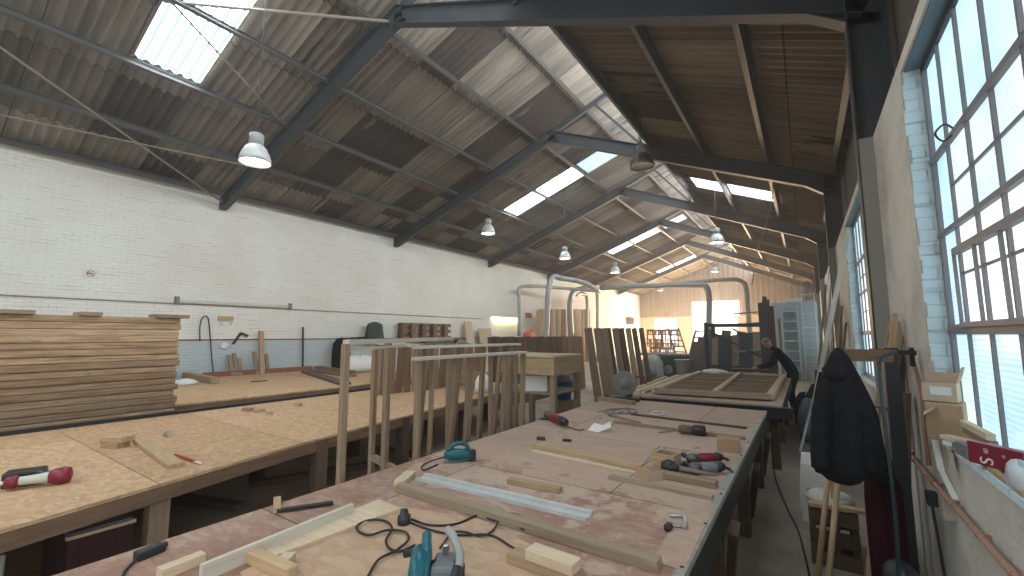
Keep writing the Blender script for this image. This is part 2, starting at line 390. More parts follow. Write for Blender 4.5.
def lightpanel(name, c1, c2, strength, rows=True):   # translucent roof or window panel with the sky behind it
    m, nt, b = newmat(name); v = coords(nt, 'UV', (1, 1, 1))
    n = noise(nt, v, 2.5, 5); w = N(nt, 'TexWave', wave_type='BANDS', bands_direction='Y'); w.inputs['Scale'].default_value = 12; w.inputs['Distortion'].default_value = .6
    nt.links.new(v, w.inputs['Vector'])
    f = math_(nt, 'ADD', math_(nt, 'MULTIPLY', n, .9), math_(nt, 'MULTIPLY', w.outputs['Fac'], .25 if rows else 0))
    c = mix(nt, ramp(nt, f, [(.35, (0, 0, 0)), (.8, (1, 1, 1))]), c1, c2)
    nt.links.new(c, b.inputs['Emission Color']); b.inputs['Emission Strength'].default_value = strength
    if name == 'skylight_sheet':               # rib shading painted into the emission as dim blue bands
        sx = N(nt, 'SeparateXYZ'); nt.links.new(v, sx.inputs[0]); sn = math_(nt, 'ABSOLUTE', math_(nt, 'COSINE', math_(nt, 'MULTIPLY', sx.outputs[0], math.pi / .17)))
        rb = ramp(nt, sn, [(.78, (0, 0, 0)), (.95, (1, 1, 1))]); nt.links.new(mix(nt, rb, c, (.035, .065, .1)), b.inputs['Emission Color'])
    b.inputs['Base Color'].default_value = (.5, .55, .58, 1); b.inputs['Roughness'].default_value = .35
    return m
M['skylight'] = lightpanel('skylight_sheet', (.8, .92, 1), (1, 1, 1), SKY_E, False)
M['skydim'] = lightpanel('dusty_skylight_sheet', (.45, .62, .75), (.6, .75, .85), .75, False)
M['glaze'] = lightpanel('ridge_glass', (.85, .93, 1), (1, 1, 1), GLAZE_E, False)
M['pane_blue'] = lightpanel('blue_wired_glass', (.32, .6, .74), (.68, .88, .94), .95)
M['pane_white'] = lightpanel('obscured_glass', (.45, .68, .78), (.85, .97, 1), .88)
M['pane_hot'] = lightpanel('sunny_glass', (.8, .92, 1), (1, .98, .97), 1.05, False)
M['pane_hidden'] = lightpanel('rear_window_glass', (.85, .94, 1), (1, 1, 1), HID_E)

# ------------------------------------------------------------------ the hall
XL, XF, YB, YE = -12.5, .60, -6.0, 39.56
XR, ZR, SL = -3.1, 8.83, .359                  # top edge of the long slope, its height and fall
def zl(x): return ZR - SL * (XR - x)
def zr(x): return 6.72 - .413 * (x - XR)
FY = [-.95, 4.84, 10.63, 16.41, 22.2, 27.99, 33.77]

struct('floor', MB().quad([(XL - .2, YB, 0), (1.4, YB, 0), (1.4, YE + .3, 0), (XL - .2, YE + .3, 0)], [(0, 0), (14, 0), (14, 46), (0, 46)]), M['floor'])
struct('yard', MB().quad([(-40, YE + .3, -.03), (30, YE + .3, -.03), (30, YE + 60, -.03), (-40, YE + 60, -.03)], [(0, 0), (70, 0), (70, 60), (0, 60)]), M['concrete'])
def wallquad(mb, p0, p1, z0, z1):              # vertical rectangle, uv in metres
    p0, p1 = V(p0), V(p1); L = (p1 - p0).length; u = p0.y if abs(p0.x - p1.x) < .01 else p0.x
    return mb.quad([(p0.x, p0.y, z0), (p1.x, p1.y, z0), (p1.x, p1.y, z1), (p0.x, p0.y, z1)], [(u, z0), (u + L, z0), (u + L, z1), (u, z1)])
mb = MB(); wallquad(mb, (XL, YB, 0), (XL, YE, 0), 0, 5.5)
struct('wall_left', mb, M['brick_l'])
struct('trim_1', MB().box(XL, XL + .012, YB, 24, 1.56, 1.595), M['red_wood'])       # painted line between the two colours
mb = MB(); wallquad(mb, (XL, YB, 0), (1.2, YB, 0), 0, 9); struct('wall_back', mb, M['brick_l'])
# end wall with two openings
O1, O2 = (-11.16, -9.25, 3.12), (-7.94, -4.5, 4.55)
mb = MB()
for a, c, z0, z1 in ((XL, O1[0], 0, 3.3), (O1[0], O1[1], 3.12, 3.3), (O1[1], O2[0], 0, 3.3), (O2[1], 1.2, 0, 3.3)):
    mb.box(a, c, YE, YE + .25, z0, z1)
struct('wall_end', mb, M['plaster'])
def gable(x): return zl(x) if x <= XR else zr(x)
mb = MB(); x = XL; k = 0
while x < 1.0:
    x2 = x + .19; z0 = O2[2] if (x2 > O2[0] and x < O2[1]) else 3.3
    y0, y1 = (YE + .02, YE - .03) if k % 2 else (YE - .03, YE + .02)
    mb.quad([(x, y0, z0), (x2, y1, z0), (x2, y1, gable(x2)), (x, y0, gable(x))], [(x, z0), (x2, z0), (x2, 6), (x, 6)]); x = x2; k += 1
struct('wall_end_upper', mb, M['clad_end'])

# right wall: painted brick with deep window openings, dark cladding above it
WIN = [(-3.4, -.6), (.55, 3.5), (5.35, 8.2), (11.2, 14.0), (17.1, 19.9), (23.0, 25.8), (29, 31.8)]
WZ0, WZ1, WT = 1.12, 3.35, 3.43
mb = MB(); y = YB
def seg(y0, y1, z0, z1): mb.box(XF, .86, y0, y1, z0, z1)
for a, c in WIN:
    seg(y, a, 0, WT); seg(a, c, 0, WZ0); seg(a, c, WZ1, WT); y = c
seg(y, YE, 0, WT)
# box uv runs along the longest side; relay it in metres so that the brick courses lie level
me = mb.mesh('wall_right')
uvl = me.uv_layers[0].data
for p in me.polygons:
    for li in p.loop_indices:
        c = me.vertices[me.loops[li].vertex_index].co; n = p.normal
        uvl[li].uv = (c.x, c.z) if abs(n.y) > .5 else ((c.y, c.z) if abs(n.x) > .5 else (c.y, c.x))
struct('wall_right', me, M['brick_r'])
mb = MB(); y = YB; k = 0
while y < YE:
    y2 = y + .19; a, c = (.82, .87) if k % 2 else (.87, .82)
    mb.quad([(a, y, WT - .02), (c, y2, WT - .02), (c, y2, 5.15), (a, y, 5.15)], [(y, 3.4), (y2, 3.4), (y2, 5), (y, 5)]); y = y2; k += 1
struct('wall_right_upper', mb, M['clad'])
# whitened reveals and uneven paint edge round each window
for i, (a, c) in enumerate(WIN):
    mb = MB(); y = c - .004
    n = 26; pts = []
    for k in range(n + 1):
        z = WZ0 + (WZ1 - WZ0) * k / n; pts.append(z)
    for k in range(n):                         # far reveal, courses slightly proud, ragged front edge
        x0 = XF - .004 + random.random() * .02
        q = .012 if k % 3 else .004
        mb.frame((x0, y - q, pts[k]), (.72 - x0, 0, 0), (0, q, 0), (0, 0, (WZ1 - WZ0) / n))
    me = mb.mesh('trim')
    for p in me.polygons:
        for li in p.loop_indices:
            cc = me.vertices[me.loops[li].vertex_index].co; me.uv_layers[0].data[li].uv = (cc.x, cc.z)
    tr = struct('trim_%d' % (i + 2), me, M['brick_v'])
    sf = MB(); sf.box(.615, .72, a, c, WZ1 - .012, WZ1 + .002); link('soffit', sf, M['soffit'], tr)
    # the window itself
    w = struct('window_%d' % (i + 1), MB().box(.69, .74, a, c, WZ1 - .05, WZ1), M['steel'])
    fr = MB(); fr.box(.69, .74, a, c, WZ0, WZ0 + .05); fr.box(.69, .74, c - .06, c - .01, WZ0, WZ1); fr.box(.69, .74, a + .01, a + .06, WZ0, WZ1)
    for z, t in ((2.73, .03), (2.28, .026), (1.73, .055)): fr.box(.685, .735, a, c, z - t / 2, z + t / 2)
    nb = round((c - a) / .345); ys = [a + (c - a) * k / nb for k in range(nb + 1)]
    for k, yy in enumerate(ys[1:-1]):
        fr.box(.695, .73, yy - .009, yy + .009, WZ0, WZ1)
    for z in (2.5, 2.02):
        for k in range(0, nb - 1): fr.box(.70, .725, ys[k], ys[k + 1], z - .006, z + .006)
    if i == 1:                                 # opening casement with its own thin frame
        fr.box(.67, .70, ys[-5], ys[-2], 2.12, 2.155); fr.box(.67, .69, ys[-5], ys[-2], 1.74, 1.765)
        for k in (-5, -4, -3, -2): fr.beam((.68, ys[k], 1.76), (.68, ys[k] + .01, 2.14), .012, .014, (1, 0, 0))
    link('window_frame', fr, M['veiled_rust'], w)
    for nm, mt in (('pane_blue', 0), ('pane_white', 1), ('pane_hot', 2)):
        pn = MB()
        for k in range(nb):
            for r, (z0, z1) in enumerate(((WZ0, 1.73), (1.73, 2.28), (2.28, 2.73), (2.73, WZ1))):
                cls = 0 if (r in (0, 3) and k > nb - 5) or k == nb - 1 else (2 if r == 1 or (r == 0 and k < nb - 6) else 1)
                if i == 0: cls = 3
                if cls == mt or (cls == 3 and mt == 0):
                    pn.quad([(.71, ys[k], z0), (.71, ys[k], z1), (.71, ys[k + 1], z1), (.71, ys[k + 1], z0)], [(ys[k], z0), (ys[k], z1), (ys[k + 1], z1), (ys[k + 1], z0)])
        if pn.f: link('pane', pn, M['pane_hidden'] if i == 0 else M[nm], w)
    if i == 1:                                 # casement stay
        link('window_stay', MB().tube(curve([(.69, 2.98, 2.74), (.66, 3.0, 2.78), (.63, 3.03, 2.75), (.66, 3.05, 2.71), (.69, 3.0, 2.72)], 5), .005, 6), M['dark_steel'], w)
struct('trim_9', MB().box(XF - .01, XF + .1, -3.4, -.6, WZ0 - .02, WZ0 + .012).box(XF - .01, XF + .1, .55, 3.5, WZ0 - .02, WZ0 + .012), M['brick_v'])

# roof: corrugated sheets with translucent ones let in
SKY = [('L', -9.42, -6.42, 2.1, 3.12, 'skylight'), ('L', -9.42, -6.42, 13.3, 14.32, 'skylight'), ('L', -6.3, -5.0, 13.3, 14.32, 'skydim'), ('L', -9.35, -6.42, 23.6, 24.7, 'skylight'),
       ('L', -6.2, -5.0, 23.6, 24.7, 'skydim'), ('L', -9.42, -6.42, -3.6, -1.5, 'skylight'), ('L', -9.3, -6.42, 33.6, 35.6, 'skylight'),
       ('R', -2.62, -.37, 13.5, 14.6, 'skylight'), ('R', -2.62, -.37, 2.0, 3.1, 'skylight'), ('R', -2.62, -.37, -3.5, -1.5, 'skylight'), ('R', -2.6, -.4, 24.5, 25.6, 'skydim')]
PIT = .17; AMP = .034
def wave(y): return AMP * (1 - 2 * abs(math.cos(math.pi * y / PIT)) ** 3)
def sheets(side, xs, fz, holes, only=None):
    mb = MB(); ny = int((YE - YB) / (PIT / 8)); ys = [YB + (YE - YB) * k / ny for k in range(ny + 1)]
    for i in range(len(xs) - 1):
        x0, x1 = xs[i], xs[i + 1]; base = len(mb.v); lap = 0
        if only:
            rng = [k for k in range(ny) if only[2] <= (ys[k] + ys[k + 1]) / 2 <= only[3]]
        else:
            rng = [k for k in range(ny) if not any(h[1] <= (x0 + x1) / 2 <= h[2] and h[3] <= (ys[k] + ys[k + 1]) / 2 <= h[4] for h in holes)]
        need = sorted(set(rng) | {k + 1 for k in rng}); idx = {}
        for k in need:
            idx[k] = len(mb.v); mb.v += [(x0, ys[k], fz(x0) + wave(ys[k]) + lap), (x1, ys[k], fz(x1) + wave(ys[k]) + lap)]
        for k in rng:
            a, b = idx[k], idx[k + 1]; mb.f.append((a, b, b + 1, a + 1)); mb.uv += [(ys[k], x0), (ys[k + 1], x0), (ys[k + 1], x1), (ys[k], x1)]
    return mb
hl = [s for s in SKY if s[0] == 'L']; hr = [s for s in SKY if s[0] == 'R']
def cuts(lo, hi, hs): return sorted({lo, hi} | {v for s in hs for v in (s[1], s[2])})
struct('ceiling', sheets('L', cuts(XL - .1, XR, hl), zl, hl), M['roof'], smooth=True)
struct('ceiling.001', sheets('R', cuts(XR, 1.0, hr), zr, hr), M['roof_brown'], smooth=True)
for k, s in enumerate(SKY):
    w = struct('window_%d' % (k + 11), sheets(s[0], [s[1], s[2]], zl if s[0] == 'L' else zr, [], only=(s[1], s[2], s[3], s[4])), M[s[5]], smooth=True)
    rim = MB()
    fz = zl if s[0] == 'L' else zr
    for yy in (s[3], s[4]): rim.beam((s[1], yy, fz(s[1]) - .01), (s[2], yy, fz(s[2]) - .01), .02, .05)
    link('window_frame', rim, M['rod'], w)
mb = MB(); mb.quad([(XR, YB, zr(XR)), (XR, YE, zr(XR)), (XR, YE, ZR), (XR, YB, ZR)], [(0, 0), (45, 0), (45, 2), (0, 2)])
w = struct('window_30', mb, M['glaze'])
mb = MB(); y = YB
while y < YE: mb.box(XR - .03, XR, y, y + .05, zr(XR), ZR); y += .96
link('glazing_bar', mb, M['steel'], w)

# dusty air
hm = bpy.data.materials.new('dusty_air'); hm.use_nodes = True; nt = hm.node_tree; nt.nodes.clear()
ou = nt.nodes.new('ShaderNodeOutputMaterial'); vs = nt.nodes.new('ShaderNodeVolumeScatter'); vs.inputs['Density'].default_value = HAZE; vs.inputs['Anisotropy'].default_value = .55
nt.links.new(vs.outputs[0], ou.inputs['Volume'])
hz = link('haze', MB().box(XL - .3, 1.6, YB - .3, YE + .2, -.2, 9.4), hm); hz['kind'] = 'stuff'; hz['label'] = 'thin bright dusty haze filling the hall'; hz['category'] = 'haze'

# portal frames
def ibeam(mb, p, q, d, w=.16, t=.014):         # web with two flanges; bottom face depth d below the line p..q
    p, q = V(p), V(q); ax = (q - p).normalized(); dn = ax.cross(V((0, 1, 0))).normalized()
    if dn.z > 0: dn = -dn
    mb.beam(p + dn * t / 2, q + dn * t / 2, w, t, -dn); mb.beam(p + dn * (d - t / 2), q + dn * (d - t / 2), w, t, -dn)
    mb.beam(p + dn * d / 2, q + dn * d / 2, .012, d - 2 * t, -dn)
where = ['behind the row of wall windows nearest the stone sill', 'nearest the camera, over the plank stack', 'second along the hall, over the two small stud frames',
         'third along the hall, past the grey unlit lamp', 'fourth along the hall, over the fence of dark boards', 'fifth along the hall, over the far machines', 'last before the end doors']
NX, NZ = -5.81, 7.66                           # node: top line of the beam
for k, y in enumerate(FY):
    t = T('portal_frame', 'blue-grey steel roof frame, ' + where[k], 'roof frame', 'steel roof frames')
    m1 = MB(); lt = lambda x: zl(x) - .20
    ibeam(m1, (-12.45, y, lt(-12.45)), (NX + .05, y, lt(NX + .05)), .33)
    m1.beam((-11.4, y, lt(-11.4) - .34), (-12.42, y, 5.0), .16, .014); m1.frame((-12.46, y - .08, 4.96), (.05, 0, 0), (0, .16, 0), (0, 0, .3))
    m1.extr([(-11.4, y - .006, lt(-11.4) - .33), (-12.42, y - .006, lt(-12.42) - .33), (-12.42, y - .006, 5.0)], (0, .012, 0))
    r1 = t.part('rafter', m1, M['steel'])
    m2 = MB(); bz = lambda x: NZ - .42 * (x - NX)
    ibeam(m2, (NX, y, NZ - .0), (.74, y, bz(.74)), .33)
    a = V((.19, y, bz(.19) - .35)); b = V((.50, y, 4.56)); m2.beam(a, b, .16, .014); m2.extr([(.19, y - .006, a.z), (.74, y - .006, bz(.74) - .3), (.74, y - .006, 4.5), (.5, y - .006, 4.56)], (0, .012, 0))
    t.part('beam', m2, M['steel'])
    m3 = MB(); m3.box(.485, .499, y - .08, y + .08, 0, 4.95); m3.box(.766, .78, y - .08, y + .08, WT, 4.95); m3.box(.499, .766, y - .006, y + .006, WT, 4.95)
    t.part('column', m3, M['steel'])
    t.part('lower_casing', MB().box(.50, .61, y - .085, y + .085, 0, WT), M['casing'], label='cream painted foot of the column')
    m4 = MB(); m4.beam((NX, y, lt(NX) - .1), (XR - .05, y, zl(XR - .05) - .22), .09, .12); t.part('strut', m4, M['steel'])
    m5 = MB(); m5.box(XR - .14, XR - .06, y - .04, y + .04, bz(XR) - .02, ZR - .2); t.part('post', m5, M['steel'])
    m6 = MB(); m6.beam((XR - .1, y, bz(XR) + .05), (-4.5, y, zl(-4.5) - .2), .06, .06); t.part('brace', m6, M['steel'])
    m7 = MB(); m7.box(NX - .22, NX + .25, y - .09, y + .09, lt(NX) - .36, lt(NX) - .345)
    m7.extr([(NX - .25, y + .02, lt(NX) - .36), (NX + .25, y + .02, lt(NX) - .36), (NX + .2, y + .02, lt(NX) + .02), (NX - .2, y + .02, lt(NX) - .05)], (0, .012, 0)); t.part('gusset_plate', m7, M['steel'])
    t.done()
# purlins run the length of the hall on top of the frames
PL = [(-12.38, 'lowest of the left slope, on top of the whitewashed wall'), (-11.0, 'second up the left slope'), (-9.45, 'third up the left slope, under the skylights foot'), (-7.95, 'fourth up the left slope, across the middle of the skylights'),
      (-6.35, 'fifth up the left slope, beside the frame joints'), (-4.8, 'sixth up the left slope, above the roof beams'), (-3.25, 'topmost of the left slope, under the bright ridge')]
for x, l in PL:
    mb = MB(); n = V((SL, 0, -1)).normalized(); z = zl(x) - .06
    mb.beam(V((x, YB, z)) + n * .005, V((x, YE, z)) + n * .005, .07, .012, n); mb.beam(V((x, YB, z)) + n * .07, V((x, YE, z)) + n * .07, .012, .13, n); mb.beam(V((x + .03, YB, z)) + n * .135, V((x + .03, YE, z)) + n * .135, .07, .012, n)
    S('purlin', 'long steel roof purlin, ' + l, 'purlin', mb, M['steel2'], 'roof purlins')
for x, l in [(-2.87, 'highest of the right slope'), (-1.63, 'second down the right slope'), (-.38, 'third down the right slope, beside the hanging rope'), (.74, 'lowest of the right slope, at the eaves')]:
    mb = MB(); n = V((-.413, 0, -1)).normalized(); z = zr(x) - .06
    mb.beam(V((x, YB, z)) + n * .005, V((x, YE, z)) + n * .005, .07, .012, n); mb.beam(V((x, YB, z)) + n * .07, V((x, YE, z)) + n * .07, .014, .14, n); mb.beam(V((x - .03, YB, z)) + n * .14, V((x - .03, YE, z)) + n * .14, .08, .012, n)
    S('purlin', 'long steel roof purlin, ' + l, 'purlin', mb, M['steel2'], 'roof purlins')
# wind bracing in the first bay
def rl(x, y, dz=-.35): return V((x, y, zl(x) + dz))
S('brace_rod', 'pale steel brace rod running down to the wall foot of the nearest frame', 'brace', MB().tube([rl(-8.9, -.9), rl(-12.3, 4.75, -.4)], .02, 6), M['rod'])
S('brace_rod', 'pale steel brace rod crossing the big near skylight to the frame joint', 'brace', MB().tube([V((-8.1, 2.1, 6.96)), rl(-6.0, 4.8, -.35)], .028, 6), M['rod'])
S('brace_rod', 'thin steel rod slanting down from the near skylight to the rafter', 'brace', MB().tube([rl(-7.4, 1.1, -.12), rl(-9.3, 4.7, -.25)], .02, 6), M['rod'])
S('brace_rod', 'thin grey rod level below the roof beside the nearest lamp', 'brace', MB().tube([rl(-11.2, .6, -.5), rl(-10.2, 4.7, -.75)], .014, 6), M['rod'])

# ------------------------------------------------------------------ hanging lamps
def lamp(px, py, d, label, lit=True, r=.23, top=None, power=25):
    c = D(px, py, d)
    t = T('hanging_lamp', label, 'lamp', 'high bay lamps')
    sh = MB().lathe([(.07, .30), (.1, .285), (.15, .24), (r * .84, .15), (r * .95, .07), (r, 0), (r - .012, .0), (r * .95 - .012, .07), (r * .8, .145), (.12, .23), (.08, .27)], c, seg=20)
    t.part('lamp_shade', sh, M['alu'] if lit else M['glassy'], smooth=True)
    hs = MB().lathe([(.07, .28), (.105, .29), (.105, .46), (.07, .48), (.02, .49)], c, seg=14); t.part('housing', hs, M['grey_m'], smooth=True)
    t.part('lens', MB().lathe([(.02, .03), (r * .86, .03), (r * .8, .05), (.02, .06)], c, seg=20), M['bulb'] if lit else M['bulb_off'])
    zt = (zl(c.x) if c.x < XR else zr(c.x)) - .03
    t.part('hanging_rod', MB().tube([c + V((0, 0, .52)), V((c.x, c.y, zt))], .009, 6), M['dark_steel'])
    if not lit:
        for a in range(8):
            q = 2 * math.pi * a / 8; t.part('clip', MB().rbox(c + V((math.cos(q) * r, math.sin(q) * r, -.02)), .03, .02, .05, q), M['chrome'])
    t.done()
    if lit:
        l = bpy.data.lights.new('lamp_glow', 'SPOT'); l.energy = power; l.spot_size = 2.2; l.spot_blend = .6; l.color = (1, .95, .86); l.shadow_soft_size = .15
        o = bpy.data.objects.new('lamp_glow', l); COL.objects.link(o); o.location = c + V((0, 0, -.02)); o.parent = None
M['glassy'] = paint('prismatic_grey_shade', (.3, .27, .23), .3, .5, .3)
lamp(255, 163, 6.7, 'large lit white bell lamp over the plank stack, nearest of all')
lamp(488, 234, 13.5, 'lit white bell lamp with a pinkish top beside the second roof frame')
lamp(565, 259, 16.5, 'lit lamp below the third roof frame, left of the brown timber rolls')
lamp(615, 273, 19, 'lit white lamp low over the galvanised ducts in the middle of the hall')
lamp(586, 289, 25, 'small lit lamp just above the long level duct at far left')
lamp(642, 167, 8.8, 'large grey unlit ribbed glass lamp hanging under the second beam', False, .25)
lamp(717, 243, 13.5, 'lit lamp on a dark housing hanging below the right skylight')
lamp(715, 272, 24, 'small lit lamp high before the end wall, over the open doors')
lamp(660, 291, 30, 'tiny lit lamp far down the hall beside the brown end cladding')
S('hanging_rope', 'thin pale rope hanging in a long loop from the dark right roof', 'rope',
  MB().tube(curve([GY(731, -2, 4.9), GY(746, 60, 6.2), GY(756, 110, 8), GY(769, 158, 10.4), GY(773, 190, 11.5), GY(768, 218, 12.5), GY(758, 250, 14), GY(752, 285, 15)], 6), .012, 6), M['rod'])

# ------------------------------------------------------------------ wall fittings, left wall
WX = XL + .002
def wl(px, py, dx=.0): return GX(px, py, XL + dx)
t = T('safety_sign', 'small white sign with red no smoking ring on the whitewashed wall', 'sign')
a, b = wl(84, 268), wl(97, 279); t.part('sign_board', MB().box(WX, WX + .01, a.y, b.y, b.z, a.z), M['paper'])
cx = V((WX + .012, (a.y + b.y) / 2, (a.z + b.z) / 2))
rg = MB().tube([cx + V((0, math.cos(q) * .06, math.sin(q) * .06)) for q in [2 * math.pi * k / 24 for k in range(25)]], .007, 6)
rg.beam(cx + V((0, -.05, .05)), cx + V((0, .05, -.05)), .012, .012); t.part('ring', rg, M['red'])
t.part('cigarette', MB().box(WX + .011, WX + .013, cx.y - .055, cx.y + .03, cx.z - .012, cx.z + .012), M['black'])
t.done()
S('conduit', 'long thin grey conduit along the left brick wall', 'conduit', MB().tube([(XL + .02, YB, 2.45), (XL + .02, 16, 2.45)], .012, 6), M['rod'])
t = T('strip_light', 'unlit long white fluorescent batten on the left wall conduit', 'light fitting')
t.part('body', MB().box(XL, XL + .06, 4.05, 6.8, 2.48, 2.53), M['offwhite']); t.part('tube', MB().tube([(XL + .08, 4.12, 2.56), (XL + .08, 6.72, 2.56)], .014), M['paper'])
for y in (4.02, 6.78): t.part('end_cap', MB().box(XL, XL + .09, y - .04, y + .04, 2.45, 2.62), M['leather'])
t.done()
t = T('strip_light', 'glowing yellow fluorescent tube on the left wall behind the dark board fence', 'light fitting')
a, b = GX(492, 317.5, XL + .07), GX(520, 320.5, XL + .07)
t.part('body', MB().box(XL, XL + .05, a.y, b.y, a.z + .03, a.z + .09), M['offwhite']); t.part('tube', MB().tube([a, (a.x, b.y, a.z)], .03), M['tube_on'])
t.done()
l = bpy.data.lights.new('strip_glow', 'AREA'); l.shape = 'RECTANGLE'; l.size = 2.2; l.size_y = .06; l.energy = 9; l.color = (1, .9, .4)
o = bpy.data.objects.new('strip_glow', l); COL.objects.link(o); o.location = (XL + .1, (a.y + b.y) / 2, a.z - .05); o.rotation_euler = (0, math.radians(-25), math.radians(90)); o.rotation_euler = V((-.9, 0, -1)).to_track_quat('-Z', 'Y').to_euler()
S('wall_cable', 'black cable looping down the left wall beside the plank stack', 'cable', MB().tube(curve([wl(200, 341, .03), wl(200, 326, .04), wl(203, 317, .05), wl(208, 318, .05), wl(210, 335, .05), wl(212, 360, .05), wl(214, 375, .06)], 6), .014, 6), M['cable'])
t = T('coat_hook_board', 'short wooden board with two white hooks on the left wall', 'hook board')
a, b = wl(218, 316), wl(233, 321); t.part('board', MB().box(WX, WX + .03, a.y, b.y, b.z, a.z), M['pine'])
for py in (220.5, 230.5):
    c = wl(py, 323, .05); t.part('hook', MB().tube(curve([c + V((-.05, 0, .05)), c + V((0, 0, -.02)), c + V((.05, 0, -.03)), c + V((.07, 0, .02))], 5), .012, 6), M['paper'])
t.done()
c = wl(224, 346, .0); S('round_cap', 'round white cap on the blue-grey lower part of the left wall', 'cap', MB().lathe([(.1, 0), (.1, .03), (.06, .05), (.01, .055)], c, (1, 0, 0)), M['paper'], smooth=True)
a, b, c = wl(233, 344, .03), wl(241, 333, .03), wl(248, 336, .03)
S('bracket', 'bent black steel bracket fixed to the left wall', 'bracket', MB().beam(a, b, .05, .04, (1, 0, 0)).beam(b, c, .05, .04, (1, 0, 0)), M['black'])
def lean(name, label, cat, px, py0, py1, X, zb, w=.08, d=.05, mat='stud', group=None, dy=.0):
    p = GX(px, py0, X); q = V((X + .2, p.y + dy, zb)); return S(name, label, cat, MB().beam(q, p, w, d, (1, 0, 0)), M[mat], group)
lean('timber_post', 'pale timber upright leaning on the left wall, tallest of the offcuts', 'timber', 261, 331, 372, -12.4, .66, .12, .07, 'pine')
for px, py in ((229, 355), (234, 353), (239, 358), (254, 352), (266, 354)):
    lean('timber_offcut', 'short rough offcut standing against the blue-grey lower wall', 'timber', px, py, 374, -12.4, .66, .09, .04, 'stud', 'offcuts standing against the left wall', random.uniform(-.06, .06))
S('steel_rod', 'dark upright steel rod against the left wall', 'rod', MB().tube([wl(303, 327, .08), (XL + .1, wl(303, 327).y, .66)], .028, 6), M['dark_steel'])

# ------------------------------------------------------------------ long benches
def edge(a, b, z, th, w, mat): pass
B1 = dict(x0=-2.4, x1=-.47, y0=-.6, y1=6.05, z=.8)
t = T('workbench', 'long foreground bench with a stained reddish ply top and steel edge', 'workbench')
x0, x1, y0, y1, z = B1['x0'], B1['x1'], B1['y0'], B1['y1'], B1['z']
t.part('bench_top', MB().prism([(x0, y0), (x1, y0), (x1, y1), (x0, y1)], z - .025, z), M['shutter'])
t.part('edge_strip', MB().box(x1, x1 + .04, y0, y1, z - .03, z + .004), M['zinc'], bev=.003)
ra = MB(); ra.box(x1 - .06, x1 - .02, y0, y1, z - .2, z - .026); ra.box(x0 + .02, x0 + .07, y0, y1, z - .17, z - .026)
yy = y0 + .3
while yy < y1: ra.box(x0 + .07, x1 - .06, yy, yy + .06, z - .16, z - .026); yy += .9
ra.box(x1 - .02, x1 + .03, y0, y1, z - .2, z - .032)
t.part('rail', ra, M['dark_steel'])
for yy in (.1, 1.5, 2.9, 4.3, 5.7):
    for xx in (x0 + .08, x1 - .1): t.part('leg', MB().box(xx, xx + .09, yy, yy + .09, 0, z - .16), M['dark_wood'])
    t.part('brace', MB().beam((x1 + .06, yy + .02, .78 - .2), (x1 - .05, yy + .5, .03), .05, .09, (0, 1, 0)), M['dark_wood'])
for k in range(11): t.part('bolt', MB().lathe([(.009, 0), (.009, .003), (.003, .005)], (x1 + .02, .9 + k * .47, z + .004), seg=8), M['dark_steel'])
t.done()
def sheet(name, label, px, mat, z=.8, th=.006): return S(name, label, 'board', MB().prism([G(*p, z).xy for p in px], z + .0005, z + th), M[mat])
sheet('plywood_sheet', 'clean pale ply sheet lying on the near bench under the circular saw', [(376, 503), (478, 520), (560, 560), (520, 600), (262, 600), (240, 574)], 'ply')
sheet('plywood_strip', 'pale strip of new board beside the white-edged batten', [(379, 502), (400, 511), (268, 562), (250, 552)], 'pale', .806, .014)
sheet('plywood_patch', 'rubbed pinkish ply patch near the G-clamp at the bench edge', [(684, 508), (712, 512), (684, 572), (652, 562)], 'ply_old')
sheet('plywood_patch', 'dusty square ply patch in the middle of the far half of the bench', [(560, 440), (660, 446), (640, 468), (560, 458)], 'ply_old')

poly2 = [(-3.5, -1.0), (-3.62, .4), (-4.08, 2.3), (-4.3, 3.6), (-4.83, 7.8), (-6.97, 7.8), (-6.97, -1.0)]
t = T('workbench', 'long middle bench topped with strand board, carrying the red and white tool', 'workbench')
t.part('bench_top', MB().prism(poly2, .638, .66), M['osb'])
fr = MB()
for i in range(4):
    a, b = poly2[i], poly2[i + 1]; fr.beam((a[0] - .03, a[1], .585), (b[0] - .03, b[1], .585), .06, .1)
fr.beam(poly2[4] + (.585,), poly2[5] + (.585,), .06, .1)
t.part('front_board', fr, M['front'])
t.part('steel_rail', MB().box(-6.99, -6.92, -1, 7.8, .60, .70), M['dark_steel'])
for yy in (.0, 1.2, 2.6, 3.9, 5.4, 7.0):
    xf = -3.75 - .165 * max(0, yy)
    for xx in (xf, -5.4, -6.8): t.part('leg', MB().box(xx - .06, xx + .06, yy, yy + .12, 0, .64), M['stud'] if xx == xf and yy < 2 else M['dark_wood'])
t.done()
poly3 = [(-7.88, 2.5), (-7.83, 5.6), (-8.2, 8.4), (-12.3, 8.4), (-12.3, 2.5)]
t = T('workbench', 'wide bench along the left wall topped with strand board', 'workbench')
t.part('bench_top', MB().prism(poly3, .635, .66), M['osb'])
fr = MB(); fr.beam((-7.9, 2.5, .58), (-7.85, 5.6, .58), .05, .11); fr.beam((-7.85, 5.6, .58), (-8.22, 8.4, .58), .05, .11); fr.beam((-7.88, 2.53, .58), (-12.3, 2.53, .58), .05, .11)
t.part('front_board', fr, M['brown'])
t.part('back_board', MB().beam((-12.25, 4.6, .72), (-12.2, 7.4, .72), .05, .13), M['red_wood'])
for yy in (2.6, 4.2, 5.8, 7.4):
    for xx in (-8.1, -10, -12): t.part('leg', MB().box(xx - .05, xx + .05, yy, yy + .1, 0, .64), M['dark_wood'])
t.done()

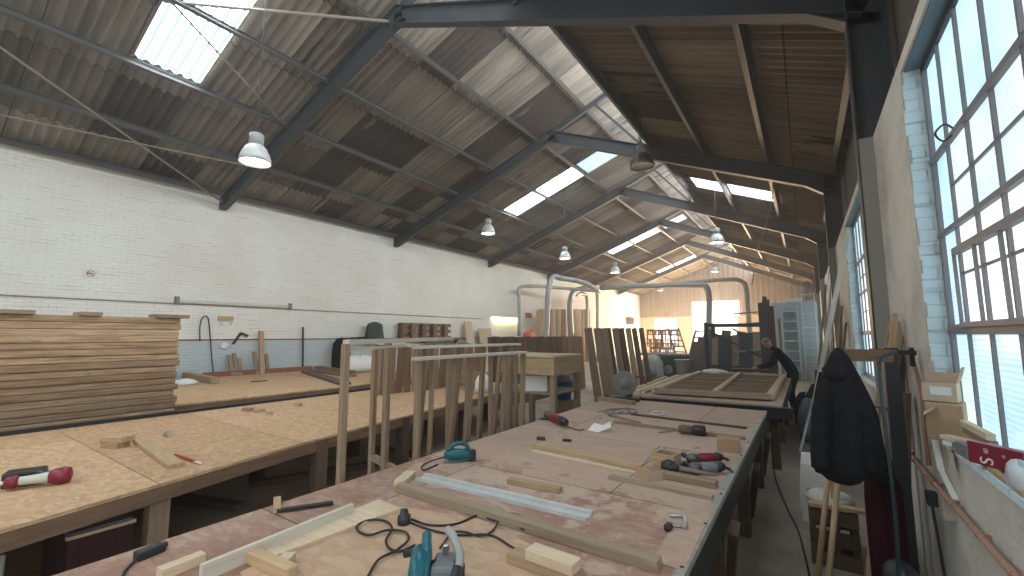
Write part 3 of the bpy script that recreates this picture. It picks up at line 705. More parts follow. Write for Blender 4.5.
# things under and on the middle bench
t = T('wooden_crate', 'dark red crate with a pale top edge under the middle bench', 'crate')
t.part('side_panel', MB().box(-4.5, -3.92, .80, .82, .03, .42), M['crate_red']); t.part('side_panel', MB().box(-4.5, -3.92, 1.1, 1.12, .03, .42), M['crate_red'])
t.part('front_panel', MB().box(-3.92, -3.9, .80, 1.12, .03, .42), M['crate_red']); t.part('base', MB().box(-4.5, -3.9, .80, 1.12, 0, .03), M['crate_red'])
t.part('rim', MB().box(-3.93, -3.89, .79, 1.13, .42, .44), M['pale'], label='pale rim'); t.part('lid', MB().frame((-4.5, .80, .43), (.56, 0, 0), (0, .32, 0), (0, 0, .015)), M['leather'], label='grey lid'); t.done()
S('concrete_block', 'pale grey block standing under the near end of the middle bench', 'block', MB().box(-4.0, -3.72, .22, .52, 0, .5), M['grey_m'], bev=.01)
for (x, y, l, yw) in ((-5.2, 2.0, 1.1, .3), (-5.0, 3.2, 1.4, 1.2), (-4.9, 4.4, .9, .1)):
    S('floor_offcut', 'dark timber offcut on the floor under the middle bench, ' + ('nearest the crate' if y < 2.5 else 'lying crosswise' if y < 4 else 'farthest from the crate'), 'timber', MB().rbox((x, y, 0), l, .12, .06, yw), M['dark_wood'], 'offcuts under the middle bench')

# stack of planks
for k in range(24):
    z = .0 + k * .0805; d = random.uniform(-.02, .02)
    S('plank', 'brown treated plank in the tall stack, ' + ('topmost of all' if k == 23 else nth(23 - k) + ' from the top'), 'plank', MB().box(-7.45 + d, -7.12 + random.uniform(-.012, .012), -1.6 + random.uniform(-.05, .05), 2.38 + random.uniform(-.03, .02), z, z + .077),
      M['treated'], 'planks in the tall stack', bev=.012)
for (px, L, l) in ((6, .4, 'leftmost'), (89, .2, 'middle one'), (171, .36, 'rightmost, overhanging the end')):
    y = GX(px, 314, -7.2).y
    S('bearer_block', 'short timber bearer on top of the plank stack, ' + l, 'timber', MB().box(-7.42, -7.08, y - L / 2, y + L / 2, 1.932, 1.975), M['stud'])

Z2 = .66
def batten(name, label, p, q, w, h, z, mat, cat='timber', group=None, bev=.003):
    a, b = G(*p, z), G(*q, z); return S(name, label, cat, MB().beam(a + V((0, 0, h / 2)), b + V((0, 0, h / 2)), w, h), M[mat], group, bev=bev)
batten('batten', 'flat pine batten on the middle bench pointing at the red-handled knife', (139, 441), (176, 468), .11, .035, Z2, 'pine')
t = T('block_pair', 'two short pine blocks laid one on the other on the middle bench', 'blocks')
c = G(115, 447, Z2); t.part('lower_block', MB().rbox(c, .2, .12, .05, .35), M['treated'], bev=.003); t.part('upper_block', MB().rbox(c + V((0, .01, .05)), .23, .13, .05, .5), M['pine'], bev=.003); t.done()
t = T('utility_knife', 'slim red and white knife on the middle bench', 'knife')
a, b = G(175, 456, Z2), G(201, 465, Z2); d = (b - a)
t.part('handle', MB().tube([a + V((0, 0, .012)), a + d * .5 + V((0, 0, .013)), a + d * .8 + V((0, 0, .012))], [.009, .013, .01]), M['red']); t.part('blade', MB().beam(a + d * .75 + V((0, 0, .012)), b + V((0, 0, .012)), .02, .006), M['paper']); t.done()
c = G(165, 437, Z2); S('wedge_offcut', 'small triangular offcut behind the batten on the middle bench', 'timber', MB().extr([c + V((-.08, 0, 0)), c + V((.08, 0, 0)), c + V((0, 0, .06))], (0, .05, 0)), M['grey_wood'])
for k, (px, py, L, yw, l) in enumerate(((248, 411, .14, .4, 'left of a group of three'), (259, 412, .13, 1.4, 'middle of a group of three'), (269, 414, .22, -.4, 'right of a group of three'), (298, 406, .1, .2, 'on its own near the rail'))):
    S('small_offcut', 'little wood offcut on the middle bench, ' + l, 'timber', MB().rbox(G(px, py, Z2), L, .07, .045, yw), M['pine' if k != 0 else 'stud'], bev=.003)
# white and crimson angle tool at far left
t = T('power_tool', 'white and crimson power tool with a black battery on the middle bench', 'power tool')
a, b = G(2, 492, Z2), G(72, 482, Z2); ax = (b - a).normalized(); up = V((0, 0, .055))
P = lambda f, dz=0: a.lerp(b, f) + up + V((0, 0, dz))
t.part('body', MB().tube([P(.18), P(.3), P(.5), P(.68)], [.03, .028, .032, .04], 12), M['offwhite'], smooth=True)
t.part('motor_cover', MB().tube([P(.64), P(.72), P(.86), P(.97), P(1.0)], [.038, .052, .06, .05, .02], 14), M['crimson'], smooth=True)
t.part('nose', MB().tube([P(0), P(.05), P(.18), P(.22)], [.012, .04, .042, .03], 12), M['crimson'], smooth=True)
t.part('spindle', MB().tube([P(-.06), P(.03)], .012), M['paper'])
side = V((-ax.y, ax.x, 0))
t.part('battery', MB().rbox(P(.22) + side * .13 - up, .2, .13, .1, math.atan2(ax.y, ax.x)), M['black'], bev=.01)
t.part('handle', MB().tube([P(.28) + side * .08, P(.5) + side * .07 + V((0, 0, .02)), P(.68)], [.03, .026, .03], 10), M['black'], smooth=True)
t.done()
# on the wall bench
a, b = G(180, 377, Z2), G(215, 384, Z2)
S('beam_offcut', 'thick pine beam lying askew at the end of the wall bench', 'timber', MB().beam(a + V((0, 0, .08)), b + V((0, 0, .07)), .16, .13), M['stud'], bev=.004)
S('rag', 'crumpled white rag by the thick pine beam on the wall bench', 'rag', MB().lathe([(.02, 0), (.2, 0), (.24, .05), (.16, .1), (.05, .13)], G(185, 385, Z2), seg=9), M['paper'], smooth=True)
batten('pry_bar', 'flat black bar lying on the wall bench', (251, 382), (267, 381), .06, .02, Z2, 'black', 'bar')
for k, (p, q, m) in enumerate((((313, 371), (352, 377), 'brown'), ((306, 372.5), (345, 385), 'dark_wood'), ((318, 367), (352, 372), 'brown'))):
    batten('board', 'dark board piled at the right end of the wall bench, ' + ('middle', 'lowest', 'uppermost')[k] + ' one', p, q, .25, .05 if k != 2 else .03, Z2 + (0, 0, .06)[k] + .0, m)

# hanging jackets
def cloth_shape(c, w, h, d, seed, peak=.12, axis=(1, 0, 0), flare=1.0):
    rnd = random.Random(seed); ax = V(axis).normalized(); ay = V((-ax.y, ax.x, 0)); rings = []
    ph = [rnd.uniform(0, 6.3) for _ in range(4)]
    for k in range(15):
        f = k / 14; z = c[2] - h * f
        ww = w * (.12 + .88 * min(1, (f / peak) ** .6)) * (.82 + .18 * f * flare) if f < .9 else w * (.82 + .18 * f * flare)
        ww = w * .1 if k == 0 else ww; ring = []
        for j in range(28):
            q = 2 * math.pi * j / 28; r = 1 + (.13 * math.sin(5 * q + ph[0] + f) + .08 * math.sin(9 * q + ph[1] - 2 * f)) * min(1, f * 3)
            ring.append(V(c) * 1 + ax * math.cos(q) * ww / 2 * r + ay * math.sin(q) * d / 2 * r * (.4 + .6 * min(1, f * 4)) + V((0, 0, z - c[2] + (.03 * math.sin(3 * q + ph[2]) if k == 14 else 0))))
        rings.append(ring)
    return MB().loft(rings)
c = GX(342, 338, -12.2)
S('work_jacket', 'black jacket hanging on the left wall behind the stud frames', 'jacket', cloth_shape((-12.2, c.y, 1.62), .62, 1.0, .3, 3, axis=(0, 1, 0)), M['jacket'], smooth=True)
c = GX(383, 322, -12.2)
S('overalls', 'grey-green overalls hanging on the left wall beside the brown blocks', 'overalls', cloth_shape((-12.25, c.y - .3, 2.15), .7, .6, .3, 4, axis=(0, 1, 0)), M['green_cloth'], smooth=True)
def sack(name, label, c, rx, ry, h, mat, seed):
    rnd = random.Random(seed); ph = rnd.uniform(0, 6); rings = []
    for r, z in ((.02, 0), (.9, .01), (1.05, .25), (1, .55), (.8, .8), (.45, .96), (.05, 1)):
        rings.append([V(c) + V((math.cos(q) * rx * r * (1 + .12 * math.sin(3 * q + ph + z * 3)), math.sin(q) * ry * r * (1 + .1 * math.sin(4 * q + ph)), h * z * (1 + .12 * math.sin(2 * q + ph)))) for q in [2 * math.pi * j / 22 for j in range(22)]])
    return S(name, label, 'bag', MB().loft(rings), M[mat], smooth=True)
p = G(356, 371, .8); sack('plastic_sack', 'white sack on the dark boards at the end of the wall bench', (p.x - 1.2, p.y + 1.0, .66), .45, .5, .42, 'paper', 2)
t = T('hook_rail', 'dark rail of hooks and tools along the top of the wall bench end', 'rail')
a, b = GX(336, 339, -12.3), GX(372, 337, -12.3); t.part('rail_bar', MB().beam(a, b, .05, .05), M['dark_steel'])
for k in range(6):
    p = a.lerp(b, (k + .5) / 6); t.part('hook', MB().tube(curve([p, p + V((.05, 0, -.06)), p + V((.1, 0, -.1)), p + V((.12, 0, -.02))], 4), .02, 6), M['black'])
t.done()

# shelf with brown notched blocks on the left wall
t = T('wall_shelf', 'dark shelf board on the left wall under the notched brown blocks', 'shelf')
a, b = GX(376, 338.5, -12.3), GX(462, 338.5, -12.3)
t.part('shelf_board', MB().box(-12.49, -12.05, a.y, b.y, 1.5, 1.55), M['dark_wood'])
for f in (.1, .5, .9): t.part('bracket', MB().extr([(-12.49, a.y + (b.y - a.y) * f, 1.5), (-12.1, a.y + (b.y - a.y) * f, 1.5), (-12.49, a.y + (b.y - a.y) * f, 1.2)], (0, .04, 0)), M['dark_steel'])
t.done()
xs = (401, 409, 417, 429, 436, 444)
for k, px in enumerate((400, 410, 421, 432, 443)):
    y = GX(px, 330, -12.3).y; L = .37
    mb = MB()
    for j in range(5):
        z = 1.55 + j * .12; o_ = (0 if j % 2 else .22)
        mb.box(-12.42, -12.2, y + .0, y + (L if j % 2 == 0 else L * .55), z, z + .118)
    S('notched_block', 'dark brown notched timber block standing on the wall shelf, ' + nth(k) + ' from the left', 'timber block', mb, M['brown'], 'notched blocks on the wall shelf')
for px, w, h, m, l in ((464, .5, 2.3, 'pale', 'tall pale board leaning on the left wall beside the brown blocks'), (478, .95, 2.0, 'card2', 'square tan board leaning on the left wall left of the glowing tube')):
    y = GX(px, 330, -12.3).y; S('leaning_board', l, 'board', MB().frame((-11.9, y, 0), (-.42, 0, h), (0, w, 0), (.03, 0, .004)), M[m])
a = GX(525, 312, XL + .01); b = GX(532, 317, XL + .01)
t = T('fire_sign', 'small white and red notice on the left wall above the orange machine', 'sign'); t.part('sign_board', MB().box(WX, WX + .01, a.y, b.y, b.z - .2, a.z), M['paper']); t.part('red_field', MB().box(WX + .01, WX + .013, a.y + .03, b.y - .03, a.z - .3, a.z - .03), M['red']); t.done()
t = T('orange_machine', 'orange-red enamelled motor housing against the left wall', 'machine')
c = GX(528, 336, -11.6)
t.part('housing', MB().lathe([(.25, 0), (.28, .1), (.27, .4), (.16, .52), (.05, .55)], (c.x, c.y, 1.35), seg=14), M['orange'], smooth=True)
t.part('stand', MB().box(c.x - .3, c.x + .3, c.y - .3, c.y + .3, 0, 1.35), M['grey_m'])
t.part('chute', MB().tube([(c.x + .1, c.y, 1.8), (c.x + .25, c.y + .1, 2.0)], [.1, .06]), M['orange']); t.done()

# ------------------------------------------------------------------ rows of boards standing on edge
a, b = G(375, 396, Z2), G(482, 383, Z2); n = 17
for k in range(n):
    f = k / (n - 1); p = a.lerp(b, f); tilt = random.uniform(-.03, .06); h = random.uniform(.8, .9)
    S('leaning_plank', 'brown plank upright on the middle bench behind the stud frames, ' + nth(k) + ' from the left', 'plank', MB().beam(V((p.x - .0 + random.uniform(-.03, .03), p.y, Z2)), V((p.x - .12, p.y + tilt + .12, Z2 + h)), .15, .03, (1, 0, 0)), M['brown' if random.random() < .6 else 'stud'], 'planks standing on the middle bench')
a, b = V((-5.95, 8.0, 0)), V((-5.95, 12.9, 0)); n = 34
for k in range(n):
    f = k / (n - 1); p = a.lerp(b, f); h = 1.66 + random.uniform(-.02, .012)
    S('fence_board', 'dark brown board upright in the long row, ' + nth(k) + ' from the left', 'board', MB().beam(V((p.x + random.uniform(-.03, .03), p.y, 0)), V((p.x - .08, p.y + random.uniform(-.02, .03), h)), .15, .03, (1, 0, 0)), M['dark_wood' if k < 24 else 'brown'], 'long row of dark boards')
bb = [(588, 'stud'), (597, 'stud'), (604, 'grey_wood'), (609, 'dark_wood'), (615, 'grey_wood'), (621, 'dark_wood'), (628, 'grey_wood'), (634, 'dark_wood'), (641, 'dark_wood')]
for k, (px, m) in enumerate(bb):
    p = GX(px, 328, -4.2); h = p.z
    S('tall_board', 'tall weathered board in the row beside the disc saw, ' + nth(k) + ' from the left', 'board', MB().beam(V((-4.0, p.y + .12, 0)), V((-4.2, p.y, h)), .36 if k not in (3,) else .14, .035, (1, 0, -.2)), M[m], 'tall boards by the disc saw')

# ------------------------------------------------------------------ stud frames between the benches
def stud_frame(label, X, y0, y1, zt, studs, z0=0, top=.05, lean_=0.0, rail='white_edge', low=None):
    t = T('stud_frame', label, 'timber frame')
    t.part('top_rail', MB().box(X - .05 + lean_, X + .05 + lean_, y0 - .04, y1 + .04, zt - top * .5, zt), M[rail])  # rail paler than the studs, painting in sun on the top edge
    for (f, w, dx) in studs:
        y = y0 + (y1 - y0) * f
        t.part('stud', MB().beam((X - dx, y - dx * .7, z0), (X + lean_, y, zt - top * .5), w * .5, .045, (1, 0, 0)), M['stud'], bev=.003)
    if low: t.part('bottom_rail', MB().box(X - .03, X + .03, y0, y1, low, low + .05), M['stud'])
    t.done()
stud_frame('open timber stud frame nearest the foreground bench, its top rail coloured as if sunlit', -2.62, GX(419, 357, -2.62).y, GX(523, 353, -2.62).y, 1.52,
           [(0, .05, .0), (.1, .04, .02), (.3, .1, .1), (.42, .13, .05), (.62, .05, 0), (.78, .07, .05), (1.0, .1, .02)], low=.25)
stud_frame('stud frame just behind the nearest one, with leaning studs and a rail coloured as if sunlit', -2.95, GX(419, 347, -2.95).y, GX(516, 345, -2.95).y, 1.60,
           [(0, .12, .0), (.06, .1, .1), (.25, .05, 0), (.36, .1, .12), (.6, .1, .06), (.8, .08, .1), (.93, .14, .02), (1.0, .07, 0)], low=.3)
y = GX(374, 342, -3.3).y
t = T('stud_frame', 'boxy timber frame with four tall posts at the near end of the frames', 'timber frame')
pA, pB = GX(346, 343, -2.62), GX(452, 340, -3.3); pC = GX(374, 342, -3.3); pD = GX(405, 348, -2.7)
t.part('top_rail', MB().beam((-2.62, pA.y, 1.65), (-3.3, pB.y, 1.66), .05, .035), M['white_edge'])  # whitish rails here also carry the sunlit edge as colour
t.part('cross_rail', MB().beam((-3.3, pC.y, 1.635), (-2.95, GX(419, 347, -2.95).y, 1.6), .06, .035), M['white_edge'])
t.part('cross_rail', MB().beam((-2.63, pA.y, 1.6), (-3.0, GX(405, 347, -3.0).y, 1.6), .03, .02), M['white_edge'])
for p, w in (((-2.62, pA.y), .11), ((-3.28, pC.y), .11), ((-3.05, GX(388, 345, -3.05).y), .13), ((-3.3, pB.y), .08)):
    t.part('post', MB().beam((p[0], p[1], 0), (p[0], p[1], 1.64), .045, w * .4, (1, 0, 0)), M['stud'], bev=.003)
t.part('low_rail', MB().beam((-3.28, pC.y, .62), (-2.62, GX(419, 357, -2.62).y, .55), .04, .05), M['stud'])
t.done()

# side table beyond the frames
def table(name, label, x0, x1, y0, y1, z, apron, mt, ml, shelf=None):
    t = T(name, label, 'table'); t.part('table_top', MB().box(x0, x1, y0, y1, z - .03, z), M[mt]); t.part('apron', MB().box(x0 + .02, x1 - .02, y0 + .02, y0 + .05, z - apron, z - .03).box(x1 - .05, x1 - .02, y0 + .05, y1 - .02, z - apron, z - .03), M['pine'])
    for xx in (x0 + .03, x1 - .12):
        for yy in (y0 + .05, y1 - .12): t.part('leg', MB().box(xx, xx + .09, yy, yy + .09, 0, z - .03), M[ml])
    if shelf: t.part('lower_shelf', MB().box(x0 + .04, x1 - .04, y0 + .04, y1 - .04, shelf, shelf + .03), M[ml])
    t.done()
table('side_table', 'tall timber bench with a deep pine apron beyond the stud frames', -4.5, -3.4, 6.25, 7.3, 1.36, .32, 'pale', 'grey_wood', .72)
p = G(532, 393, .75)
t = T('storage_box', 'white box with a cardboard lid on the shelf of the tall timber bench', 'box')
t.part('body', MB().rbox((-3.95, 6.55, .75), .42, .36, .26, .5), M['paper']); t.part('lid', MB().rbox((-3.95, 6.55, 1.01), .44, .38, .05, .55), M['card']); t.done()
sack('shopping_bag', 'small white bag behind the stud frames on the middle bench', (-4.9, 6.3, .66), .15, .15, .32, 'paper', 6)
for k in range(6):
    S('stacked_batten', 'pale batten in the low stack on the middle bench end, ' + nth(k) + ' from the bottom', 'timber', MB().box(-5.9, -5.0, 6.6 + random.uniform(-.03, .03), 6.72, .66 + k * .055, .71 + k * .055), M['stud'], 'low stack of battens')
t = T('blue_bucket', 'blue plastic bucket holding rags beside the tall timber bench', 'bucket')
c = GY(564, 395, 7.4); t.part('bucket_body', MB().lathe([(.13, 0), (.17, .34), (.18, .34), (.165, .33), (.12, .02)], (c.x, c.y, .5), seg=18), M['blue'], smooth=True)
t.part('handle', MB().tube([(c.x + .18 * math.cos(q), c.y, .84 + .14 * math.sin(q)) for q in [math.pi * k / 10 for k in range(11)]], .006, 6), M['chrome']); t.part('rag_filling', MB().lathe([(.15, 0), (.16, .06), (.1, .14), (.03, .17)], (c.x, c.y, .8), seg=9), M['leather'], smooth=True); t.done()
S('stool_block', 'rough timber stump carrying the blue bucket', 'stump', MB().box(c.x - .18, c.x + .18, c.y - .18, c.y + .18, 0, .5), M['grey_wood'], bev=.01)

# ------------------------------------------------------------------ second bench with a slatted timber panel
t = T('workbench', 'second bench beyond the foreground one, carrying a slatted timber panel', 'workbench')
x0, x1, y0, y1 = -2.35, -.3, 6.55, 10.9
t.part('bench_top', MB().prism([(x0, y0), (x1, y0), (x1, y1), (x0, y1)], .775, .8), M['ply_old'])
t.part('steel_beam', MB().beam((-2.55, 6.27, .80), (-.18, 6.4, .80), .1, .012).beam((-2.55, 6.27, .68), (-.18, 6.4, .68), .1, .012).beam((-2.55, 6.27, .74), (-.18, 6.4, .74), .012, .12), M['dark_steel'])
t.part('rail', MB().box(x1 - .05, x1, y0, y1, .6, .775).box(x0, x0 + .05, y0, y1, .6, .775).box(x0, x1, y0, y0 + .05, .6, .775), M['dark_steel'])
for yy in (6.6, 8.2, 9.8):
    for xx in (x0 + .05, x1 - .15): t.part('leg', MB().box(xx, xx + .1, yy, yy + .1, 0, .775), M['dark_wood'])
t.done()
t = T('slatted_panel', 'flat timber panel of close slats in a pale frame on the second bench', 'timber panel')
q = [G(668, 392, .86), G(704, 374.5, .86), G(786, 380, .86), G(768, 400, .86)]
A, Bq, Cq, Dq = [V((p.x, p.y, .86)) for p in (V((-1.95, 6.75, 0)), V((-2.0, 10.5, 0)), V((-.42, 10.6, 0)), V((-.45, 6.95, 0)))]
for k, (p, q_) in enumerate(((A, Bq), (Bq, Cq), (Cq, Dq), (Dq, A))): t.part('frame_board', MB().beam(p, q_, .09, .07), M['pale' if k != 3 else 'grey_wood'])
mid0, mid1 = A.lerp(Dq, .55), Bq.lerp(Cq, .5); t.part('centre_batten', MB().beam(mid0 + V((0, 0, .03)), mid1 + V((0, 0, .03)), .06, .04), M['pale'])
for k in range(13):
    f = (k + .5) / 13; t.part('slat', MB().beam(A.lerp(Bq, f) - V((0, 0, .01)), Dq.lerp(Cq, f) - V((0, 0, .01)), .16, .025), M['brown'])
t.done()
for k, (dx, w) in enumerate(((-.14, .07), (-.25, .09), (-.38, .06))):
    S('long_batten', 'pale pine batten lying beside the slatted panel, ' + ('closest to it', 'in the middle of three', 'outermost of three')[k], 'timber', MB().beam((-2.0 + dx * .9, 6.75, .82), (-2.05 + dx, 10.3 - k * .5, .83), w, .04), M['pale'])
sack('white_cloth', 'crumpled white cloth at the far end of the slatted panel', (-1.7, 10.65, .8), .3, .2, .13, 'paper', 9)
# disc saw at the corner of the near bench
t = T('disc_saw', 'bench disc saw with a big round dusty guard at the bench corner', 'saw')
c = G(625, 402, .8); c = V((-2.05, 5.85, .8))
c = V((-2.13, 5.95, .8))
dn = V((.35, -1, 0)).normalized(); cc = c + V((0, 0, .23))
t.part('guard', MB().lathe([(.02, -.03), (.16, -.03), (.168, -.02), (.168, .02), (.16, .03), (.07, .035), (.05, .05), (.03, .05)], cc, dn, 32), M['disc'])
t.part('hub', MB().lathe([(.05, 0), (.05, .1), (.02, .11)], cc, dn, 14), M['leather'])
t.part('motor', MB().lathe([(.07, 0), (.09, .02), (.09, .2), (.05, .22)], cc + V((.05, .02, .02)), -dn, 14), M['black'], smooth=True)
t.part('base', MB().rbox(c, .4, .3, .05, .2), M['dark_steel']); t.part('stem', MB().beam(c + V((.02, .12, 0)), cc + V((.02, .1, 0)), .07, .07), M['dark_steel'])
t.part('handle', MB().tube([cc + V((.1, .1, .06)), cc + V((.24, .05, .12)), cc + V((.3, .03, .08)), cc + V((.28, .05, .0))], .012), M['crimson'], label='red handle'); t.done()
batten('timber_bearer', 'thick dusty bearer under the disc saw at the bench end', (600, 400), (634, 405), .1, .05, .8, 'grey_wood')

# ------------------------------------------------------------------ small things on the foreground bench
Z = .8
batten('long_timber', 'long square timber lying diagonally across the near bench by the plug', (399, 491), (660, 571), .06, .045, Z, 'grey_wood')
batten('pine_block', 'short pine block at the end of the aluminium straightedge', (399, 487), (411, 476), .065, .035, Z, 'pale')
batten('pine_batten', 'short pine batten lying beyond the aluminium straightedge', (509, 483), (561, 493), .055, .032, Z, 'pine')
a, b = G(421, 478, Z), G(590, 518, Z)
t = T('straightedge', 'silver aluminium straightedge lying across the near bench', 'straightedge')
ax = (b - a).normalized(); sd = V((-ax.y, ax.x, 0))
t.part('base_plate', MB().beam(a + V((0, 0, .004)), b + V((0, 0, .004)), .11, .008), M['alu']); t.part('rib', MB().beam(a + sd * .03 + V((0, 0, .014)), b + sd * .03 + V((0, 0, .014)), .03, .016), M['alu'], label='raised rib'); t.part('rib', MB().beam(a - sd * .045 + V((0, 0, .011)), b - sd * .045 + V((0, 0, .011)), .012, .01), M['alu'], label='edge rib'); t.done()
# white-edged batten standing on edge with its frame corner at lower left
a, b = G(200, 582, Z), G(352, 516, Z)
S('edge_batten', 'white-edged batten standing on its side at the near bench corner', 'timber', MB().beam(a + V((0, 0, .03)), b + V((0, 0, .03)), .022, .06), M['white_edge'])
batten('corner_block', 'pine block against the white-edged batten, at the picture bottom', (246, 558), (292, 580), .05, .045, Z, 'pine')
batten('corner_batten', 'pine batten left of the white-edged batten at the picture bottom', (158, 580), (203, 562), .045, .04, Z, 'pale')
batten('corner_offcut', 'small cream offcut beside the circular saw cable at the picture bottom', (281, 571), (290, 562), .05, .04, Z, 'pale')
# stacked pine blocks bottom centre
a, b = G(512, 560, Z), G(574, 583, Z)
S('pine_offcut', 'lower of two sawn pine blocks at the bottom edge of the bench', 'timber', MB().beam(a + V((0, 0, .02)), b + V((0, 0, .02)), .08, .04), M['pine'], bev=.003)
a, b = G(530, 556, Z + .04), G(577, 573, Z + .04)
S('pine_offcut', 'upper of two sawn pine blocks at the bottom edge of the bench', 'timber', MB().beam(a + V((0, 0, .02)), b + V((0, 0, .02)), .075, .038), M['pale'], bev=.003)
# try square
t = T('try_square', 'steel try square with a wooden stock near the bench edge', 'square')
a, b, c = G(277, 501, Z), G(277, 513, Z), G(333, 505, Z)
t.part('stock', MB().beam(a + V((0, 0, .012)), b + V((0, 0, .012)), .035, .024), M['pine']); t.part('blade', MB().beam(b + V((0, 0, .012)), c + V((0, 0, .012)), .03, .012), M['dark_steel']); t.done()
# small black charger at lower left
t = T('cable_plug', 'black inline plug with its cable at the lower left of the bench', 'plug')
a, b = G(141, 559, Z), G(158, 552, Z); ax = (b - a).normalized()
t.part('body', MB().rbox(a.lerp(b, .5), .1, .05, .035, math.atan2(ax.y, ax.x)), M['black'], bev=.008)
t.part('cable', MB().tube(curve([a + V((0, 0, .02)), G(132, 565, Z) + V((0, 0, .006)), G(124, 574, Z) + V((0, 0, .006)), G(120, 590, Z) + V((0, 0, .006))], 5), .006, 6), M['cable'])
t.part('strain_relief', MB().tube([b + V((0, 0, .018)), b + ax * .03 + V((0, 0, .018))], [.02, .012]), M['black']); t.done()
# teal jigsaw
t = T('jigsaw', 'small teal jigsaw with its black cable on the near bench', 'power tool')
a, b = G(444, 463, Z), G(472, 461, Z); ax = (b - a).normalized(); sd = V((-ax.y, ax.x, 0)); yw = math.atan2(ax.y, ax.x); m_ = a.lerp(b, .5)
t.part('sole_plate', MB().rbox(m_, .22, .08, .006, yw), M['chrome'])
t.part('body', MB().tube([a + V((0, 0, .05)), a.lerp(b, .3) + V((0, 0, .055)), a.lerp(b, .75) + V((0, 0, .05)), b + V((0, 0, .045))], [.025, .042, .04, .03], 12), M['teal'], smooth=True)
t.part('handle', MB().tube(curve([a.lerp(b, .1) + V((0, 0, .07)), a.lerp(b, .35) + V((0, 0, .125)), a.lerp(b, .75) + V((0, 0, .12)), a.lerp(b, .95) + V((0, 0, .06))], 4), .016, 8), M['teal'], smooth=True)
t.part('nose', MB().rbox(b + V((0, 0, .01)), .05, .06, .07, yw), M['black'], bev=.008)
t.part('cable', MB().tube(curve([a + V((0, 0, .04)), G(430, 463, Z) + V((0, 0, .01)), G(422, 467, Z) + V((0, 0, .006)), G(424, 471, Z) + V((0, 0, .006)), G(438, 465, Z) + V((0, 0, .006))], 5), .005, 6), M['cable'])
t.done()
# circular saw at the bottom of the picture
t = T('circular_saw', 'teal circular saw with black handles standing at the bottom of the bench', 'power tool')
c = G(432, 598, Z); e1 = (G(452, 598, Z) - c).normalized(); e2 = V((-e1.y, e1.x, 0)); yw = math.atan2(e1.y, e1.x)
def Q(a, b_, h): return c + e1 * a * .9 + e2 * b_ * .9 + V((0, 0, h * .86))
t.part('sole_plate', MB().rbox(Q(0, 0, 0), .2, .26, .006, yw), M['chrome'])
t.part('blade_guard', MB().lathe([(.02, -.02), (.095, -.02), (.1, 0), (.095, .03), (.02, .04)], Q(-.05, -.01, .085), e1, 28), M['teal'], smooth=True)
t.part('motor', MB().lathe([(.045, 0), (.05, .02), (.05, .1), (.035, .12)], Q(-.01, -.01, .09), e1, 18), M['black'], smooth=True)
t.part('rear_handle', MB().tube(curve([Q(-.02, -.09, .1), Q(-.02, -.035, .165), Q(-.03, .03, .2), Q(-.035, .06, .215)], 5), [.019] * 10 + [.017] * 6, 12), M['teal'], smooth=True)
t.part('hand_grip', MB().tube([Q(-.03, .07, .15), Q(-.13, .09, .12)], .013, 10), M['black'], smooth=True)
t.part('side_guard', MB().tube(curve([Q(.09, -.1, .1), Q(.11, -.04, .17), Q(.075, .03, .215), Q(.045, .07, .23)], 5), .015, 10), M['grey_m'], smooth=True, label='pale grey bow handle')
t.part('bow_end', MB().tube([Q(.09, -.12, .08), Q(.105, -.06, .15)], .018, 10), M['black'], smooth=True)
t.part('gear_case', MB().rbox(Q(.05, 0, .02), .09, .12, .11, yw), M['leather'], bev=.015)
t.part('depth_arm', MB().beam(Q(.02, .08, .02), Q(.05, .02, .19), .02, .008), M['chrome']); t.done()
# plug with its curls of cable
t = T('mains_cable', 'black mains lead with a chunky plug curling across the pale ply', 'cable')
c = G(404, 525, Z); t.part('plug', MB().lathe([(.028, 0), (.032, .01), (.03, .045), (.02, .05), (.018, .07), (.01, .072)], c, seg=14), M['black'], smooth=True)
def lay(pts, zz=.812): return [G(x, y, zz) for x, y in pts]
t.part('cord', MB().tube(curve(lay([(411, 519), (430, 525), (455, 524), (475, 516), (488, 511), (510, 513), (522, 517), (517, 524)]), 6), .005, 6), M['cable'])
t.part('cord', MB().tube(curve(lay([(411, 523), (435, 531), (460, 535), (490, 535), (512, 547), (530, 556)]), 6), .005, 6), M['cable'])
t.done()
S('saw_cable', 'black cable running in loops from the circular saw over the pale ply', 'cable', MB().tube(curve(lay([(366, 580), (378, 560), (395, 551), (408, 540), (405, 532), (388, 530), (370, 535), (358, 531), (358, 525), (370, 520), (385, 521), (392, 528), (386, 540), (390, 549), (402, 551), (415, 545)], .818), 5), .0055, 6), M['cable'])
S('tool_cable', 'thin black cable looping from the saw towards the long timber', 'cable', MB().tube(curve(lay([(440, 548), (452, 533), (465, 532), (480, 536), (492, 531), (498, 520), (492, 511), (486, 513), (489, 519), (510, 523), (524, 530)], .815), 5), .0045, 6), M['cable'])
